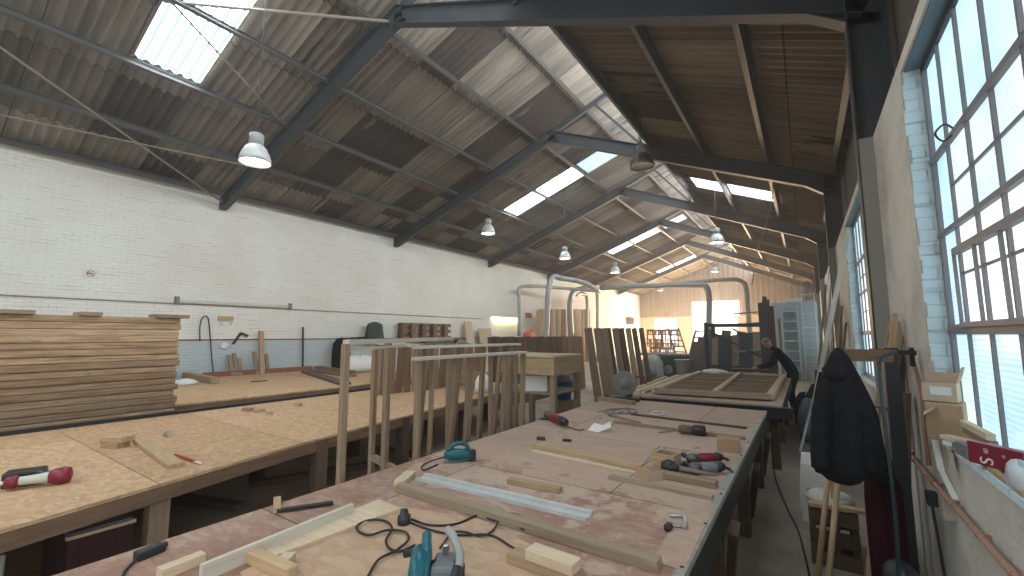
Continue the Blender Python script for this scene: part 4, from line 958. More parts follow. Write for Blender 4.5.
# angle grinder, red and black, left far part
def grinder(label, a, b, mat, r=.03, z=Z, head=True):
    t = T('angle_grinder', label, 'power tool'); a, b = G(*a, z), G(*b, z); ax = (b - a).normalized(); u = V((0, 0, r + .012)); P = lambda f: a.lerp(b, f) + u
    t.part('body', MB().tube([P(.25), P(.35), P(.7), P(.8)], [r * .8, r * 1.1, r * 1.1, r * .8], 12), M[mat], smooth=True)
    t.part('handle', MB().tube([P(.78), P(.85), P(1.0)], [r, r * 1.15, r * .8], 12), M['black'], smooth=True)
    t.part('gear_head', MB().tube([P(0) - V((0, 0, .0)), P(.1), P(.28)], [r * .8, r * 1.2, r], 12), M['gear'], smooth=True)
    t.part('disc', MB().lathe([(.01, 0), (r * 1.9, 0), (r * 1.9, .004), (.01, .006)], a + V((0, 0, .006)), seg=20), M['dark_steel'])
    t.part('side_handle', MB().tube([P(.1), P(.1) + V((-ax.y, ax.x, 0)) * .1], [r * .5, r * .6], 8), M['black'])
    t.part('cable', MB().tube(curve([P(1), P(1.15) - u * .6, P(1.35) - u * .8 + V((-ax.y, ax.x, 0)) * .05, P(1.3) - u * .85 + V((-ax.y, ax.x, 0)) * .12], 4), .005, 6), M['cable']); t.done()
grinder('red and black grinder on its own at the far left of the near bench', (546, 419), (566, 428), 'crimson', .04)
grinder('wine red angle grinder at the right edge of the near bench', (688, 465), (722, 463), 'crimson', .03)
grinder('grey and black angle grinder just in front of the wine red one', (690, 475), (724, 473), 'leather', .03)
c = G(599, 431, Z)
mb = MB(); mb.quad([c + V((-.1, -.04, .003)), c + V((.02, -.07, .003)), c + V((.03, .03, .05)), c + V((-.07, .05, .06))], [(0, 0), (1, 0), (1, 1), (0, 1)]); mb.quad([c + V((.02, -.07, .003)), c + V((.12, .0, .05)), c + V((.09, .07, .09)), c + V((.03, .03, .05))], [(0, 0), (1, 0), (1, 1), (0, 1)])
o = S('crumpled_paper', 'crumpled sheet of white paper on the far half of the near bench', 'paper', mb, M['paper']); o.modifiers.new('thickness', 'SOLIDIFY').thickness = .002
for k, (px, py, m, l) in enumerate(((541, 440, 'dark_wood', 'left'), (567, 442, 'black', 'right'))): S('small_block', 'tiny dark block on the near bench, %s of two' % l, 'block', MB().rbox(G(px, py, Z), .07, .035, .025, .2), M[m], bev=.003)
batten('timber_strip', 'long pine batten across the bench beside the rubbed middle patch', (534, 447), (641, 470), .07, .03, Z, 'pine')
batten('timber_strip', 'thin pine strip lying alongside the longest cross batten', (533, 452), (650, 477), .035, .015, Z, 'pale')
batten('timber_strip', 'wide brown batten behind the cardboard offcut, ending at the steel edge', (645, 474), (717, 488), .07, .04, Z, 'stud')
batten('timber_strip', 'grey weathered strip in front of the cardboard offcut', (610, 478), (713, 499), .055, .02, Z, 'grey_wood')
batten('timber_strip', 'dark slim strip across the far bench under the lying bottle', (631, 415), (747, 429), .035, .02, Z, 'dark_wood')
batten('timber_strip', 'brown batten running to the cardboard block at the bench edge', (614, 423), (745, 440), .05, .025, Z, 'stud')
batten('timber_strip', 'short thin strip at the far left of the bench near the disc saw', (609, 416), (640, 424), .035, .02, Z, 'stud')
batten('timber_strip', 'fine lath beside the disc saw base', (598, 412), (628, 408), .02, .012, Z, 'grey_wood')
batten('timber_strip', 'thin sliver lying before the lying bottle', (659, 433), (700, 428), .02, .01, Z, 'grey_wood')
# hollow wooden box
t = T('wooden_box', 'small open-topped wooden box beside the two grinders', 'box')
c = G(667, 468, Z); yw = -.15; L, W_, H = .15, .11, .1
e1 = V((math.cos(yw), math.sin(yw), 0)); e2 = V((-e1.y, e1.x, 0))
for s in (-1, 1):
    t.part('side_panel', MB().rbox(c + e2 * s * (W_ / 2), L, .014, H, yw), M['pine']); t.part('end_panel', MB().rbox(c + e1 * s * (L / 2 - .007), W_ - .014, .014, H, yw + math.pi / 2), M['pine'])
t.part('bottom_panel', MB().rbox(c, L - .03, W_ - .014, .01, yw), M['dark_wood']); t.done()
c = G(645, 478, Z)
t = T('cardboard_offcut', 'folded piece of brown cardboard beside the hollow wooden box', 'cardboard')
t.part('panel', MB().frame(c + V((-.06, -.03, 0)), (.1, -.02, .0), (.01, .02, .07), (.002, .003, -.001)), M['card']); t.part('flap', MB().frame(c + V((.03, -.05, 0)), (.07, .07, .0), (.01, -.01, .06), (.003, -.002, 0)), M['card2']); t.done()
t = T('hand_brush', 'dark-headed brush with a long tapering wooden handle on the bench', 'brush')
a, b = G(668, 474, Z), G(719, 483, Z); a.z += .045; b.z += .045
t.part('head', MB().tube([a - (b - a) * .12, a, a.lerp(b, .12), a.lerp(b, .25)], [.03, .05, .04, .018], 12), M['black'], smooth=True); t.part('handle', MB().tube([a.lerp(b, .2), a.lerp(b, .6), b], [.018, .013, .007], 8), M['stud'], smooth=True); t.done()
# G-clamp
t = T('g_clamp', 'steel G-clamp with a black knob lying at the right of the bench', 'clamp')
pts = [G(668, 516, Z + .015), G(684, 517, Z + .015), G(686, 527, Z + .015)]
t.part('frame', MB().tube(curve([G(669, 515, Z + .015), G(682, 516, Z + .015), G(685, 521, Z + .015), G(685, 528, Z + .015)], 4), .009, 8), M['chrome']); t.part('screw', MB().tube([G(685, 526, Z + .015), G(668, 525, Z + .015)], .006, 8), M['chrome'])
t.part('knob', MB().lathe([(.014, -.02), (.018, -.01), (.018, .02), (.012, .03)], G(668, 527, Z + .018), (0, 1, 0), 12), M['black'], smooth=True); t.part('pad', MB().lathe([(.014, 0), (.014, .01), (.006, .014)], G(685, 529, Z + .004), seg=12), M['chrome']); t.done()
c = G(729, 451, Z); S('cardboard_block', 'small brown block sitting at the steel edge of the bench', 'block', MB().rbox(c, .16, .11, .1, .1), M['card'], bev=.004)
t = T('dark_bottle', 'dark bottle with a brown neck lying on the far bench', 'bottle')
a, b = G(683, 429, Z + .045), G(705, 431, Z + .045)
t.part('bottle_body', MB().tube([a.lerp(b, .4), a.lerp(b, .5), b, b + (b - a) * .04], [.03, .048, .048, .03], 14), M['black'], smooth=True); t.part('neck', MB().tube([a - (b - a) * .2, a, a.lerp(b, .42)], [.03, .042, .035], 12), M['brown'], smooth=True); t.done()
S('coiled_cord', 'pale cord loosely coiled beside the disc saw on the bench', 'cord', MB().tube(curve([G(612 + 11 * math.cos(q * 1.3) + q * 1.5, 411 + 2.6 * math.sin(q * 1.3), .81) for q in range(12)], 5), .008, 6), M['leather'])
S('coiled_cord', 'thin white cord bundle left of the lying bottle on the bench', 'cord', MB().tube(curve([G(658 + 7 * math.cos(q * 1.4), 413 + 1.8 * math.sin(q * 1.4), .81) for q in range(9)], 5), .006, 6), M['paper'])
for k in range(16):
    px, py = random.uniform(560, 720), random.uniform(405, 460)
    S('wood_chip', 'tiny wood chip scattered on the far half of the bench', 'wood chip', MB().rbox(G(px, py, Z), random.uniform(.03, .07), .02, .008, random.uniform(0, 3)), M['pine'], 'chips on the far half of the bench')

# ------------------------------------------------------------------ middle and far part of the hall
def duct(label, pts, r, seg=12, n=5, bands=True):
    t = T('air_duct', label, 'duct', 'extraction ducts'); c = curve(pts, n); t.part('pipe', MB().tube(c, r, seg), M['galv'], smooth=True)
    if bands:
        for i in range(2, len(c) - 2, 4):
            ax = (c[i + 1] - c[i - 1]).normalized(); t.part('joint_band', MB().lathe([(r, -.02), (r + .015, -.02), (r + .015, .02), (r, .02)], c[i], ax, seg), M['galv'])
    t.done()
p0, p1 = GX(550, 281, -9.6), GX(540, 335, -9.6); Yd = p0.y
duct('thick galvanised duct slanting down left of the brown timber rolls', [V((-9.9, Yd - .3, 0)), V((-9.75, Yd - .15, 1.7)), p0, p0 + V((.25, .8, .18)), p0 + V((.6, 2.2, .12)), GX(600, 291, -8.9)], .13)
duct('slim galvanised duct running level then dropping beside the orange machine', [GX(519, 336, -12.0), GX(519, 300, -12), GX(520, 288, -12), GX(527, 286, -12) + V((.3, .3, 0)), GX(560, 288, -11.2), GX(598, 291, -9.5)], .09)
duct('wide arched duct beside the timber rolls', [GX(571, 337, -11.2), GX(570, 305, -11.2), GX(574, 292, -11.2), GX(584, 289, -11.0), GX(600, 290, -10.5)], .17)
duct('smaller arched duct inside the wide arch', [GX(587, 337, -11.2), GX(587, 300, -11.2), GX(583, 294, -11.2), GX(576, 295, -11.2)], .1)
duct('thin vertical duct right of the two arches', [V((-11.2, GX(597.5, 337, -11.2).y, 0)), GX(597.5, 337, -11.2), GX(597.5, 305, -11.2), GX(597, 292, -11.2)], .11)
c1 = [GY(600, 288, 21), GY(640, 286, 21.5), GY(695, 285, 22), GY(706, 287, 22), GY(709, 297, 22), GY(709, 320, 22), GY(709, 345, 22)]
duct('long level duct crossing the hall before the end doors then turning down', c1, .13)
duct('upper duct crossing towards the right and dropping behind the steel rack', [GY(665, 285, 23), GY(725, 280, 23), GY(740, 281, 23), GY(746, 288, 23), GY(748, 310, 23), GY(751, 345, 23), V((GY(751, 345, 23).x, 23, 0))], .11)
# brown rolls / rounded boards standing along the left wall
for k, px in enumerate((544, 553, 558.5, 564, 577, 582, 588)):
    p = GX(px, 309, -11.6); r = .33 if k in (0, 4) else .22
    S('timber_roll', 'tall tan round-topped roll along the left wall among the ducts, ' + nth(k) + ' from the left', 'roll', MB().lathe([(r, 0), (r, p.z - .1), (r * .85, p.z - .02), (.02, p.z)], (-11.7, p.y, 0), seg=16), M['fibre'], 'tan rolls among the ducts', smooth=True)
t = T('wall_unit', 'dark wall-mounted unit on the peach wall near the far left corner', 'wall unit'); p = GX(630, 319, XL + .1)
t.part('casing', MB().box(XL, XL + .6, p.y - .6, p.y + .6, 2.6, 3.2), M['leather']); t.part('vent_face', MB().box(XL + .6, XL + .63, p.y - .5, p.y + .5, 2.7, 3.1), M['dark_steel']); t.done()
# machines
t = T('saw_table', 'green cast machine with a wide flat table in the middle of the hall', 'machine')
c = GY(672, 372, 15.5); x, y = c.x, c.y
t.part('table_top', MB().box(x - 1.0, x + .75, y - .45, y + .5, 1.0, 1.06), M['leather'])
t.part('body', MB().loft([[(x - a, y - b_, z), (x + a, y - b_, z), (x + a, y + b_, z), (x - a, y + b_, z)] for a, b_, z in ((.5, .4, 0), (.42, .35, .4), (.45, .38, .75), (.7, .45, 1.0))]), M['green'])
t.part('hand_wheel', MB().lathe([(.02, 0), (.14, 0), (.15, .02), (.14, .04), (.02, .05)], (x, y - .48, .55), (0, -1, 0), 18), M['chrome']); t.done()
t = T('dust_collector', 'rounded pale grey machine left of the green saw table', 'machine'); c = GY(652, 370, 14.5)
t.part('housing', MB().lathe([(.35, 0), (.38, .1), (.36, .8), (.22, 1.02), (.1, 1.05)], (c.x, c.y, 0), seg=18), M['grey_m'], smooth=True); t.part('motor', MB().lathe([(.14, 0), (.15, .02), (.15, .3), (.08, .32)], (c.x + .1, c.y - .3, .5), (0, -1, 0), 14), M['leather'], smooth=True); t.done()
t = T('waste_bin', 'small cream bin on the floor right of the green saw table', 'bin'); c = GY(684, 372, 14.6)
t.part('bin_body', MB().lathe([(.2, 0), (.28, .5), (.29, .5), (.27, .49), (.19, .02)], (c.x, c.y, .42), seg=16), M['offwhite'], smooth=True); t.part('stand', MB().box(c.x - .22, c.x + .22, c.y - .22, c.y + .22, 0, .42), M['leather']); t.done()
# wooden chairs piled in front of the left door
def chair(label, x, y, z0, yaw, mat='brown'):
    t = T('wooden_chair', label, 'chair', 'wooden chairs piled by the far doors'); e1 = V((math.cos(yaw), math.sin(yaw), 0)); e2 = V((-e1.y, e1.x, 0)); c = V((x, y, z0))
    for a in (-1, 1):
        for b_ in (-1, 1):
            t.part('leg', MB().beam(c + e1 * .2 * a + e2 * .2 * b_, c + e1 * .2 * a + e2 * .2 * b_ + V((0, 0, .45 if b_ < 0 else 1.0)), .065, .065, (0, 1, 0)), M[mat])
    t.part('seat', MB().rbox(c + V((0, 0, .43)), .46, .46, .035, yaw), M[mat])
    t.part('backrest', MB().beam(c + e2 * .2 - e1 * .2 + V((0, 0, .95)), c + e2 * .2 + e1 * .2 + V((0, 0, .95)), .03, .12).beam(c + e2 * .2 - e1 * .2 + V((0, 0, .7)), c + e2 * .2 + e1 * .2 + V((0, 0, .7)), .03, .06), M[mat])
    for q_ in (-.12, 0, .12): t.part('back_slat', MB().beam(c + e2 * .2 + e1 * q_ + V((0, 0, .7)), c + e2 * .2 + e1 * q_ + V((0, 0, .92)), .05, .02, (0, 1, 0)), M[mat])
    t.part('stretcher', MB().beam(c - e2 * .2 - e1 * .2 + V((0, 0, .2)), c - e2 * .2 + e1 * .2 + V((0, 0, .2)), .04, .05).beam(c + e2 * .2 - e1 * .2 + V((0, 0, .2)), c + e2 * .2 + e1 * .2 + V((0, 0, .2)), .04, .05), M[mat])
    t.done()
M['chairwood'] = wood('orange_chair_wood', (.38, .18, .09), (.55, .29, .15))
k = 0
for (px, z0, l) in ((652, 0, 'lower left'), (662, 0, 'lower middle'), (671, 0, 'lower right'), (649, 1.02, 'stacked on the left'), (657, 1.02, 'stacked topmost beside the doorway'), (666, 1.02, 'stacked on the right'), (673, 1.02, 'stacked at the right end'), (656, 0, 'half hidden between the lower left two'), (661.5, 1.02, 'stacked above the lower middle one')):
    p = GY(px, 345, 25 if px in (652, 662, 671, 649, 657, 666, 673) else 25.9); chair('orange-brown wooden chair piled before the left doorway, ' + l, p.x, p.y + random.uniform(-.1, .1), z0, random.uniform(-.5, .5), 'chairwood')
def ladder(name, label, a, b, w, rungs, mat, r=.025, wd=(1, 0, 0)):
    t = T(name, label, 'ladder'); a, b, wv = V(a), V(b), V(wd).normalized() * w / 2
    for s in (-1, 1): t.part('rail', MB().beam(a + wv * s, b + wv * s, .03, .07), M[mat])
    for k in range(rungs):
        p = a.lerp(b, (k + .7) / rungs); t.part('rung', MB().tube([p - wv, p + wv], r, 6), M[mat])
    t.done()
a, b = GY(692, 372, 18), GY(677, 328, 18); a.z = 0
ladder('ladder', 'dark ladder leaning before the bright end doorways', (a.x, 17.5, 0), (b.x - .3, 18.6, b.z), .42, 9, 'leather')
a = GY(699, 330, 17)
ladder('ladder', 'short ladder poking up behind the leaning dark sheets', (a.x - .3, 16.6, 0), (a.x + .1, 17.2, a.z), .5, 9, 'leather')
# dark boards leaning left of the rack
for k, px in enumerate((694, 700, 706, 712, 718, 725, 732, 740)):
    p = GY(px, 342 - (k * 1.0), 14.5)
    S('leaning_sheet', 'dark narrow sheet leaning in the rack behind the slatted panel, ' + nth(k) + ' from the left', 'sheet', MB().beam((p.x - .16, 14.2, 0), (p.x, 14.9, max(1.3, p.z + .1 * (k % 3))), .26, .03, (0, 1, 0)), M['dark_wood' if k % 2 else 'slate'], 'dark sheets leaning in the rack')
for k, px in enumerate((716, 722, 729, 736, 743, 750, 757)):
    p = GY(px, 338 - (k * 37) % 9, 14.0)
    S('rack_sheet', 'blue-grey upright sheet stored inside the steel rack, ' + nth(k) + ' from the left', 'sheet', MB().beam((p.x - .03, 13.6, 0), (p.x, 13.95, p.z), .2, .03, (0, 1, 0)), M['slate' if k % 3 else 'grey_wood'], 'sheets inside the steel rack')
# steel rack
t = T('steel_rack', 'open blue-grey steel rack with diagonal braces beyond the second bench', 'rack')
Yr = 13.0; pz = lambda px, py: GY(px, py, Yr)
Lx, Rx = pz(706, 325).x, pz(766, 325).x
for x_ in (Lx, Rx):
    for y_ in (Yr, Yr + 1.1): t.part('post', MB().box(x_ - .05, x_ + .05, y_ - .05, y_ + .05, 0, 2.05 if x_ == Lx else 2.7), M['steel'])
for py in (325, 367):
    z_ = pz(730, py).z
    for y_ in (Yr, Yr + 1.1): t.part('shelf_rail', MB().beam((Lx, y_, z_), (Rx, y_, z_), .06, .08), M['steel'])
t.part('brace', MB().beam((Lx, Yr, 1.85), (Rx, Yr, 1.05), .05, .05), M['steel']); t.part('brace', MB().beam((Lx + .5, Yr + 1.1, 1.9), (Rx, Yr + 1.1, 1.3), .05, .05), M['steel'])
t.done()
for k, (px, w, h, m) in enumerate(((763, .2, 2.5, 'slate'), (769, .16, 2.4, 'dark_wood'), (776, .06, 2.1, 'grey_wood'))):
    p = GY(px, 310, 12.2)
    S('dark_sheet', 'dark upright sheet leaning at the right end of the steel rack, ' + ('widest', 'middle', 'narrowest')[k], 'sheet', MB().beam((p.x + .03 * k + .02, 12.1 - .05 * k, 0), (p.x - .02 + .03 * k, 12.4, h), w, .05, (0, 1, 0)), M[m])
for k, (z_, l) in enumerate(((1.95, 'on the upper rail'), (2.25, 'topmost in the rack'), (1.2, 'on the lower rail'))):
    S('rack_board', 'pale-edged board lying in the steel rack, ' + l, 'board', MB().beam((Rx - .75, Yr + .3, z_ + .03), (Rx - .1, Yr + .9, z_ + .1), .2, .04), M['leather'])
# pale sheet wall with ladder on the right
p = [GY(771, 303, 19.8), GY(817, 305, 19.8)]
S('sheet_partition', 'pale blue sheet-metal partition at the right behind the rack', 'partition', MB().box(p[0].x, p[1].x, 19.8, 19.86, 0, 2.95), M['white_sheet'])
ladder('ladder', 'white ladder fixed on the right side of the pale blue partition', (GY(810, 340, 19.6).x, 19.55, 0), (GY(808, 303, 19.6).x, 19.65, 3.3), .4, 13, 'alu')
t = T('shelf_tower', 'pale shelving tower standing against the pale blue partition', 'shelving'); x_ = GY(790, 320, 19.5).x
for s in (-1, 1): t.part('upright', MB().box(x_ + s * .25 - .02, x_ + s * .25 + .02, 19.3, 19.75, 0, 2.75), M['alu'])
for k in range(7): t.part('shelf', MB().box(x_ - .23, x_ + .23, 19.32, 19.74, .35 + k * .37, .38 + k * .37), M['white_sheet'])
t.done()
S('air_unit', 'small white box unit mounted above the pale blue partition', 'unit', MB().box(GY(786, 300, 19.7).x, GY(802, 300, 19.7).x, 19.6, 19.95, 2.95, 3.1), M['paper'])
t = T('chimney_pipe', 'thin grey pipe with a cowl rising beside the ladder on the partition', 'pipe'); x_ = GY(808, 300, 19.4).x
t.part('pipe', MB().tube([(x_, 20.1, 0), (x_, 20.1, 3.6)], .06), M['leather']); t.part('cowl', MB().lathe([(.06, 0), (.15, .05), (.15, .16), (.05, .22)], (x_, 20.1, 3.55)), M['leather'], smooth=True); t.done()

# person working, bent forward
def person():
    t = T('person', 'person in a dark jacket bending forward over work beyond the second bench', 'person')
    O = V((-.36, 11.2, 0)); f = V((-1, -.15, 0)).normalized(); s = V((-f.y, f.x, 0))
    def J(a, b_, z): return O + f * a + s * b_ + V((0, 0, z))
    J_ = {'pel': (J(-.1, 0, .93), .15), 'sp1': (J(-.02, 0, 1.1), .15), 'sp2': (J(.1, 0, 1.27), .165), 'neck': (J(.24, 0, 1.4), .07), 'nk2': (J(.29, 0, 1.44), .058)}
    E_ = [('pel', 'sp1'), ('sp1', 'sp2'), ('sp2', 'neck'), ('neck', 'nk2')]
    for sg, n_ in ((1, 'l'), (-1, 'r')):
        J_['sh' + n_] = (J(.17, .18 * sg, 1.33), .075); J_['el' + n_] = (J(.3, .25 * sg, 1.06), .052); J_['wr' + n_] = (J(.52, .17 * sg, .99), .036); J_['ha' + n_] = (J(.58, .15 * sg, .98), .035)
        J_['hp' + n_] = (J(-.1, .1 * sg, .88), .11); J_['kn' + n_] = (J(-.02, .12 * sg, .5), .075); J_['an' + n_] = (J(-.08, .13 * sg, .1), .05); J_['to' + n_] = (J(.1, .14 * sg, .05), .045)
        E_ += [('sp2', 'sh' + n_), ('sh' + n_, 'el' + n_), ('el' + n_, 'wr' + n_), ('wr' + n_, 'ha' + n_), ('pel', 'hp' + n_), ('hp' + n_, 'kn' + n_), ('kn' + n_, 'an' + n_), ('an' + n_, 'to' + n_)]
    def skin(names, edges, root):
        me = bpy.data.meshes.new('body'); idx = {n_: i for i, n_ in enumerate(names)}
        me.from_pydata([tuple(J_[n_][0]) for n_ in names], [(idx[a], idx[b]) for a, b in edges], [])
        o = bpy.data.objects.new('tmp', me); COL.objects.link(o); m = o.modifiers.new('s', 'SKIN')
        for i, n_ in enumerate(names): me.skin_vertices[0].data[i].radius = (J_[n_][1], J_[n_][1] * (.75 if n_ in ('sp1', 'sp2', 'pel') else 1)); me.skin_vertices[0].data[i].use_root = n_ == root
        sb = o.modifiers.new('b', 'SUBSURF'); sb.levels = 2; dg = bpy.context.evaluated_depsgraph_get(); dg.update()
        out = bpy.data.meshes.new_from_object(o.evaluated_get(dg)); bpy.data.objects.remove(o); out.materials.clear(); return out
    t.part('body', skin(list(J_), E_, 'pel'), M['navy'], smooth=True)
    h = J(.36, 0, 1.52); ax = (f * .55 + V((0, 0, 1))).normalized()
    t.part('head', MB().lathe([(.02, -.12), (.06, -.1), (.078, -.03), (.085, .03), (.07, .09), (.02, .12)], h, ax, 16), M['skin'], smooth=True)
    t.part('nose', MB().lathe([(.016, 0), (.014, .02), (.004, .035)], h + f * .075 - ax * .02, (f - ax * .3), 8), M['skin'], smooth=True)
    for sg in (-1, 1): t.part('ear', MB().lathe([(.01, -.006), (.024, 0), (.01, .008)], h + s * sg * .083, s * sg, 10), M['skin'], smooth=True)
    t.part('hair', MB().lathe([(.088, .02), (.086, .06), (.06, .11), (.015, .128)], h - f * .01, ax, 16), M['leather'], smooth=True)
    for sg in (-1, 1):
        w = J(.6, .15 * sg, .975); hm = MB(); hm.rbox(w - V((0, 0, .012)), .08, .075, .026, math.atan2(f.y, f.x))
        for k in range(4): q = w + f * .035 + s * (.027 - .018 * k); hm.tube([q, q + f * (.04 - .004 * abs(k - 1)) - V((0, 0, .012)), q + f * (.055 - .005 * abs(k - 1)) - V((0, 0, .035))], [.009, .008, .006], 6)
        hm.tube([w - s * .035 * sg, w - s * .055 * sg + f * .03 - V((0, 0, .01)), w - s * .05 * sg + f * .05 - V((0, 0, .02))], [.01, .009, .007], 6)
        t.part('hand', hm, M['skin'], smooth=True)
    t.done()
person()

# clutter at the right wall, middle distance
t = T('work_stand', 'low dark stand heaped with work at the person, beyond the second bench', 'stand')
t.part('top', MB().box(-1.45, -.75, 10.95, 11.5, .9, .94), M['dark_wood'])
for x_ in (-1.4, -.86):
    for y_ in (11.0, 11.4): t.part('leg', MB().box(x_, x_ + .06, y_, y_ + .06, 0, .9), M['dark_steel'])
t.done()
sack('white_sack', 'tall pale sack slumped behind the leaning white pole', (-.02, 8.6, 0), .15, .18, .62, 'leather', 11)
sack('black_sack', 'dark rubbish sack on the floor beside the right wall poles', (.1, 9.0, 0), .16, .3, .8, 'jacket', 12)
sack('black_sack', 'dark sack heaped against the second bench corner', (-.05, 9.7, 0), .2, .25, .6, 'navy', 13)
t = T('clutter_shelf', 'dark low shelf of mixed scrap against the right wall', 'shelf')
t.part('shelf_board', MB().box(.1, .55, 9.9, 11.6, .7, .74).box(.1, .55, 9.9, 11.6, .25, .29), M['dark_wood'])
for y_ in (9.95, 11.5):
    for x_ in (.12, .5): t.part('leg', MB().box(x_, x_ + .05, y_, y_ + .05, 0, .95), M['dark_wood'])
t.done()
for k in range(5):
    S('scrap_box', 'scrap carton on the low shelf by the right wall, ' + nth(k) + ' from the near end', 'carton', MB().rbox((.32, 10.15 + k * .3, .74), .22, .2, .12 + .06 * (k % 3), .2 * k), M['card' if k % 2 else 'leather'], 'cartons on the low shelf')
# poles leaning on the right wall
poles = [((806, 440), (848, 235), .028, 'white_edge', 'long pale pole leaning to the second window, thickest of the leaning poles'),
         ((800, 452), (838, 300), .016, 'galv', 'thin silver pole beside the thick pale pole'), ((815, 405), (826, 285), .022, 'dark_wood', 'dark pole leaning beyond the pale poles'),
         ((822, 400), (833, 262), .02, 'grey_wood', 'grey pole leaning beside the third window')]
for (b0, t0, r, m, l) in poles:
    a = G(*b0, 0); tp = GX(*t0, .56); S('leaning_pole', l, 'pole', MB().beam(a, tp, r * 2, r * 1.6, (0, 1, 0)), M[m])
for k, (y_, h, m) in enumerate(((8.7, 1.9, 'dark_wood'), (9.3, 2.2, 'brown'), (10.1, 2.0, 'stud'), (11.0, 2.3, 'dark_wood'), (12.2, 2.1, 'brown'))):
    S('wall_plank', 'upright plank leaning on the right wall past the pale pole', 'plank', MB().beam((.3, y_, 0), (.57, y_ + .25, h), .12, .03, (1, 0, 0)), M[m], 'planks along the right wall')

# ------------------------------------------------------------------ right foreground: coat stand, boards, crates
t = T('steel_upright', 'dark scaffold upright beside the hanging black jacket', 'upright')
Yp = 3.55
t.part('post', MB().box(.40, .47, Yp, Yp + .07, 0, 1.62), M['dark_steel'])
t.part('clamp_bar', MB().beam((.34, Yp, 1.60), (.575, Yp + .22, 1.585), .03, .03), M['black'])
t.part('clamp_screw', MB().tube([(.56, Yp + .2, 1.62), (.56, Yp + .2, 1.50)], .014), M['black']); t.done()
S('drop_rod', 'thin reddish brown rod hanging from the clamp on the right wall', 'rod', MB().tube(curve([(.56, 3.78, 1.59), (.585, 3.74, 1.35), (.58, 3.72, 1.1), (.585, 3.74, .9)], 4), .012, 8), M['copper'])
S('bracket_board', 'short brown board jutting level above the black jacket', 'board', MB().box(.16, .44, 3.5, 3.53, 1.535, 1.61), M['brown'])
j = cloth_shape((.165, 3.38, 1.62), .32, .77, .22, 21, peak=.5, flare=1.2)
t = T('jacket', 'long black jacket hanging by the right wall, in front of the steel upright', 'jacket'); t.part('body', j, M['jacket'], smooth=True)
t.part('sleeve', MB().tube(curve([(.1, 3.34, 1.46), (.06, 3.31, 1.28), (.035, 3.3, 1.05), (.03, 3.3, .9)], 5), [.045] * 6 + [.05] * 5 + [.05] * 5, 12), M['jacket'], smooth=True)
t.part('sleeve', MB().tube(curve([(.22, 3.36, 1.44), (.265, 3.33, 1.2), (.285, 3.32, 1.0), (.28, 3.32, .92)], 5), [.045] * 6 + [.05] * 5 + [.05] * 5, 12), M['jacket'], smooth=True)
t.part('hood', MB().lathe([(.02, 0), (.07, .0), (.08, .07), (.04, .12), (.01, .14)], (.15, 3.34, 1.42), seg=12), M['jacket'], smooth=True); t.done()
S('garden_hose', 'teal hose hooked over the steel upright and hanging to the floor', 'hose', MB().tube(curve([(.45, 3.5, 1.6), (.41, 3.42, 1.585), (.36, 3.36, 1.55), (.335, 3.2, 1.42), (.33, 3.1, 1.1), (.33, 3.05, .7), (.31, 3.0, .3), (.34, 2.95, .012)], 5), .009, 8), M['hose'], smooth=True)
S('leaning_board', 'wide pine board leaning on the right wall above the jacket', 'board', MB().beam((.42, 3.95, 1.2), (.585, 4.35, 1.8), .1, .025, (0, 0, 1)), M['stud'])
S('board_prop', 'dark plank carrying the wide pine board against the right wall', 'timber', MB().beam((.5, 4.2, 0), (.58, 4.3, 1.55), .08, .03, (1, 0, 0)), M['dark_wood'])
for k, (x_, y_, tx, ty, h, w, m, l) in enumerate(((.22, 3.75, .55, 4.15, 1.85, .06, 'pine', 'narrow pine lath leaning behind the black jacket'), (.45, 3.95, .56, 4.05, 1.3, .1, 'dark_wood', 'dark plank leaning on the wall beyond the steel upright'))):
    S('leaning_lath', l, 'timber', MB().beam((x_, y_, 0), (tx, ty, h), w, .03, (1, 0, 0)), M[m])
S('wine_cloth', 'wine red cloth bundled low behind the hanging jacket', 'cloth', cloth_shape((.36, 3.62, .95), .22, .75, .2, 31), M['wine'], smooth=True)
# crate and bits under the jacket
def crate(label, x0, x1, y0, y1, z0, h, mat):
    t = T('wooden_crate', label, 'crate')
    for z_ in (0, .36, .72):
        hh = h * .25; zz = z0 + h * z_
        t.part('slat', MB().box(x0, x1, y0, y0 + .015, zz, zz + hh).box(x0, x1, y1 - .015, y1, zz, zz + hh).box(x0, x0 + .015, y0 + .015, y1 - .015, zz, zz + hh).box(x1 - .015, x1, y0 + .015, y1 - .015, zz, zz + hh), M[mat])
    for x_ in (x0 + .015, x1 - .04):
        for y_ in (y0 + .015, y1 - .04): t.part('corner_post', MB().box(x_, x_ + .025, y_, y_ + .025, z0, z0 + h), M[mat])
    t.part('bottom_board', MB().box(x0 + .015, x1 - .015, y0 + .015, y1 - .015, z0, z0 + .015), M[mat]); t.done()
crate('dark slatted crate on the floor under the black jacket', -.06, .24, 4.1, 4.5, 0, .42, 'dark_wood')
S('green_bag', 'pale green flat bag on top of the slatted crate', 'bag', MB().lathe([(.02, 0), (.15, 0), (.17, .03), (.12, .06), (.03, .07)], (.08, 4.28, .42), seg=12), M['offwhite'], smooth=True)
S('crate_board', 'light board lying across the slatted crate', 'board', MB().rbox((.12, 4.1, .425), .35, .07, .025, .1), M['pine'])
t = T('paper_sack', 'printed white sack leaning at the floor end of the pale pole', 'sack'); t.part('body', MB().loft([[(x_ * w + .0, y_ * d + 5.1, z_) for x_, y_ in ((-1, -1), (1, -1), (1, 1), (-1, 1))] for w, d, z_ in ((.12, .14, 0), (.13, .15, .25), (.11, .1, .5), (.1, .03, .58))]), M['paper'])
t.part('print_patch', MB().box(-.07, .07, 4.935, 4.948, .12, .3), M['red']); t.done()
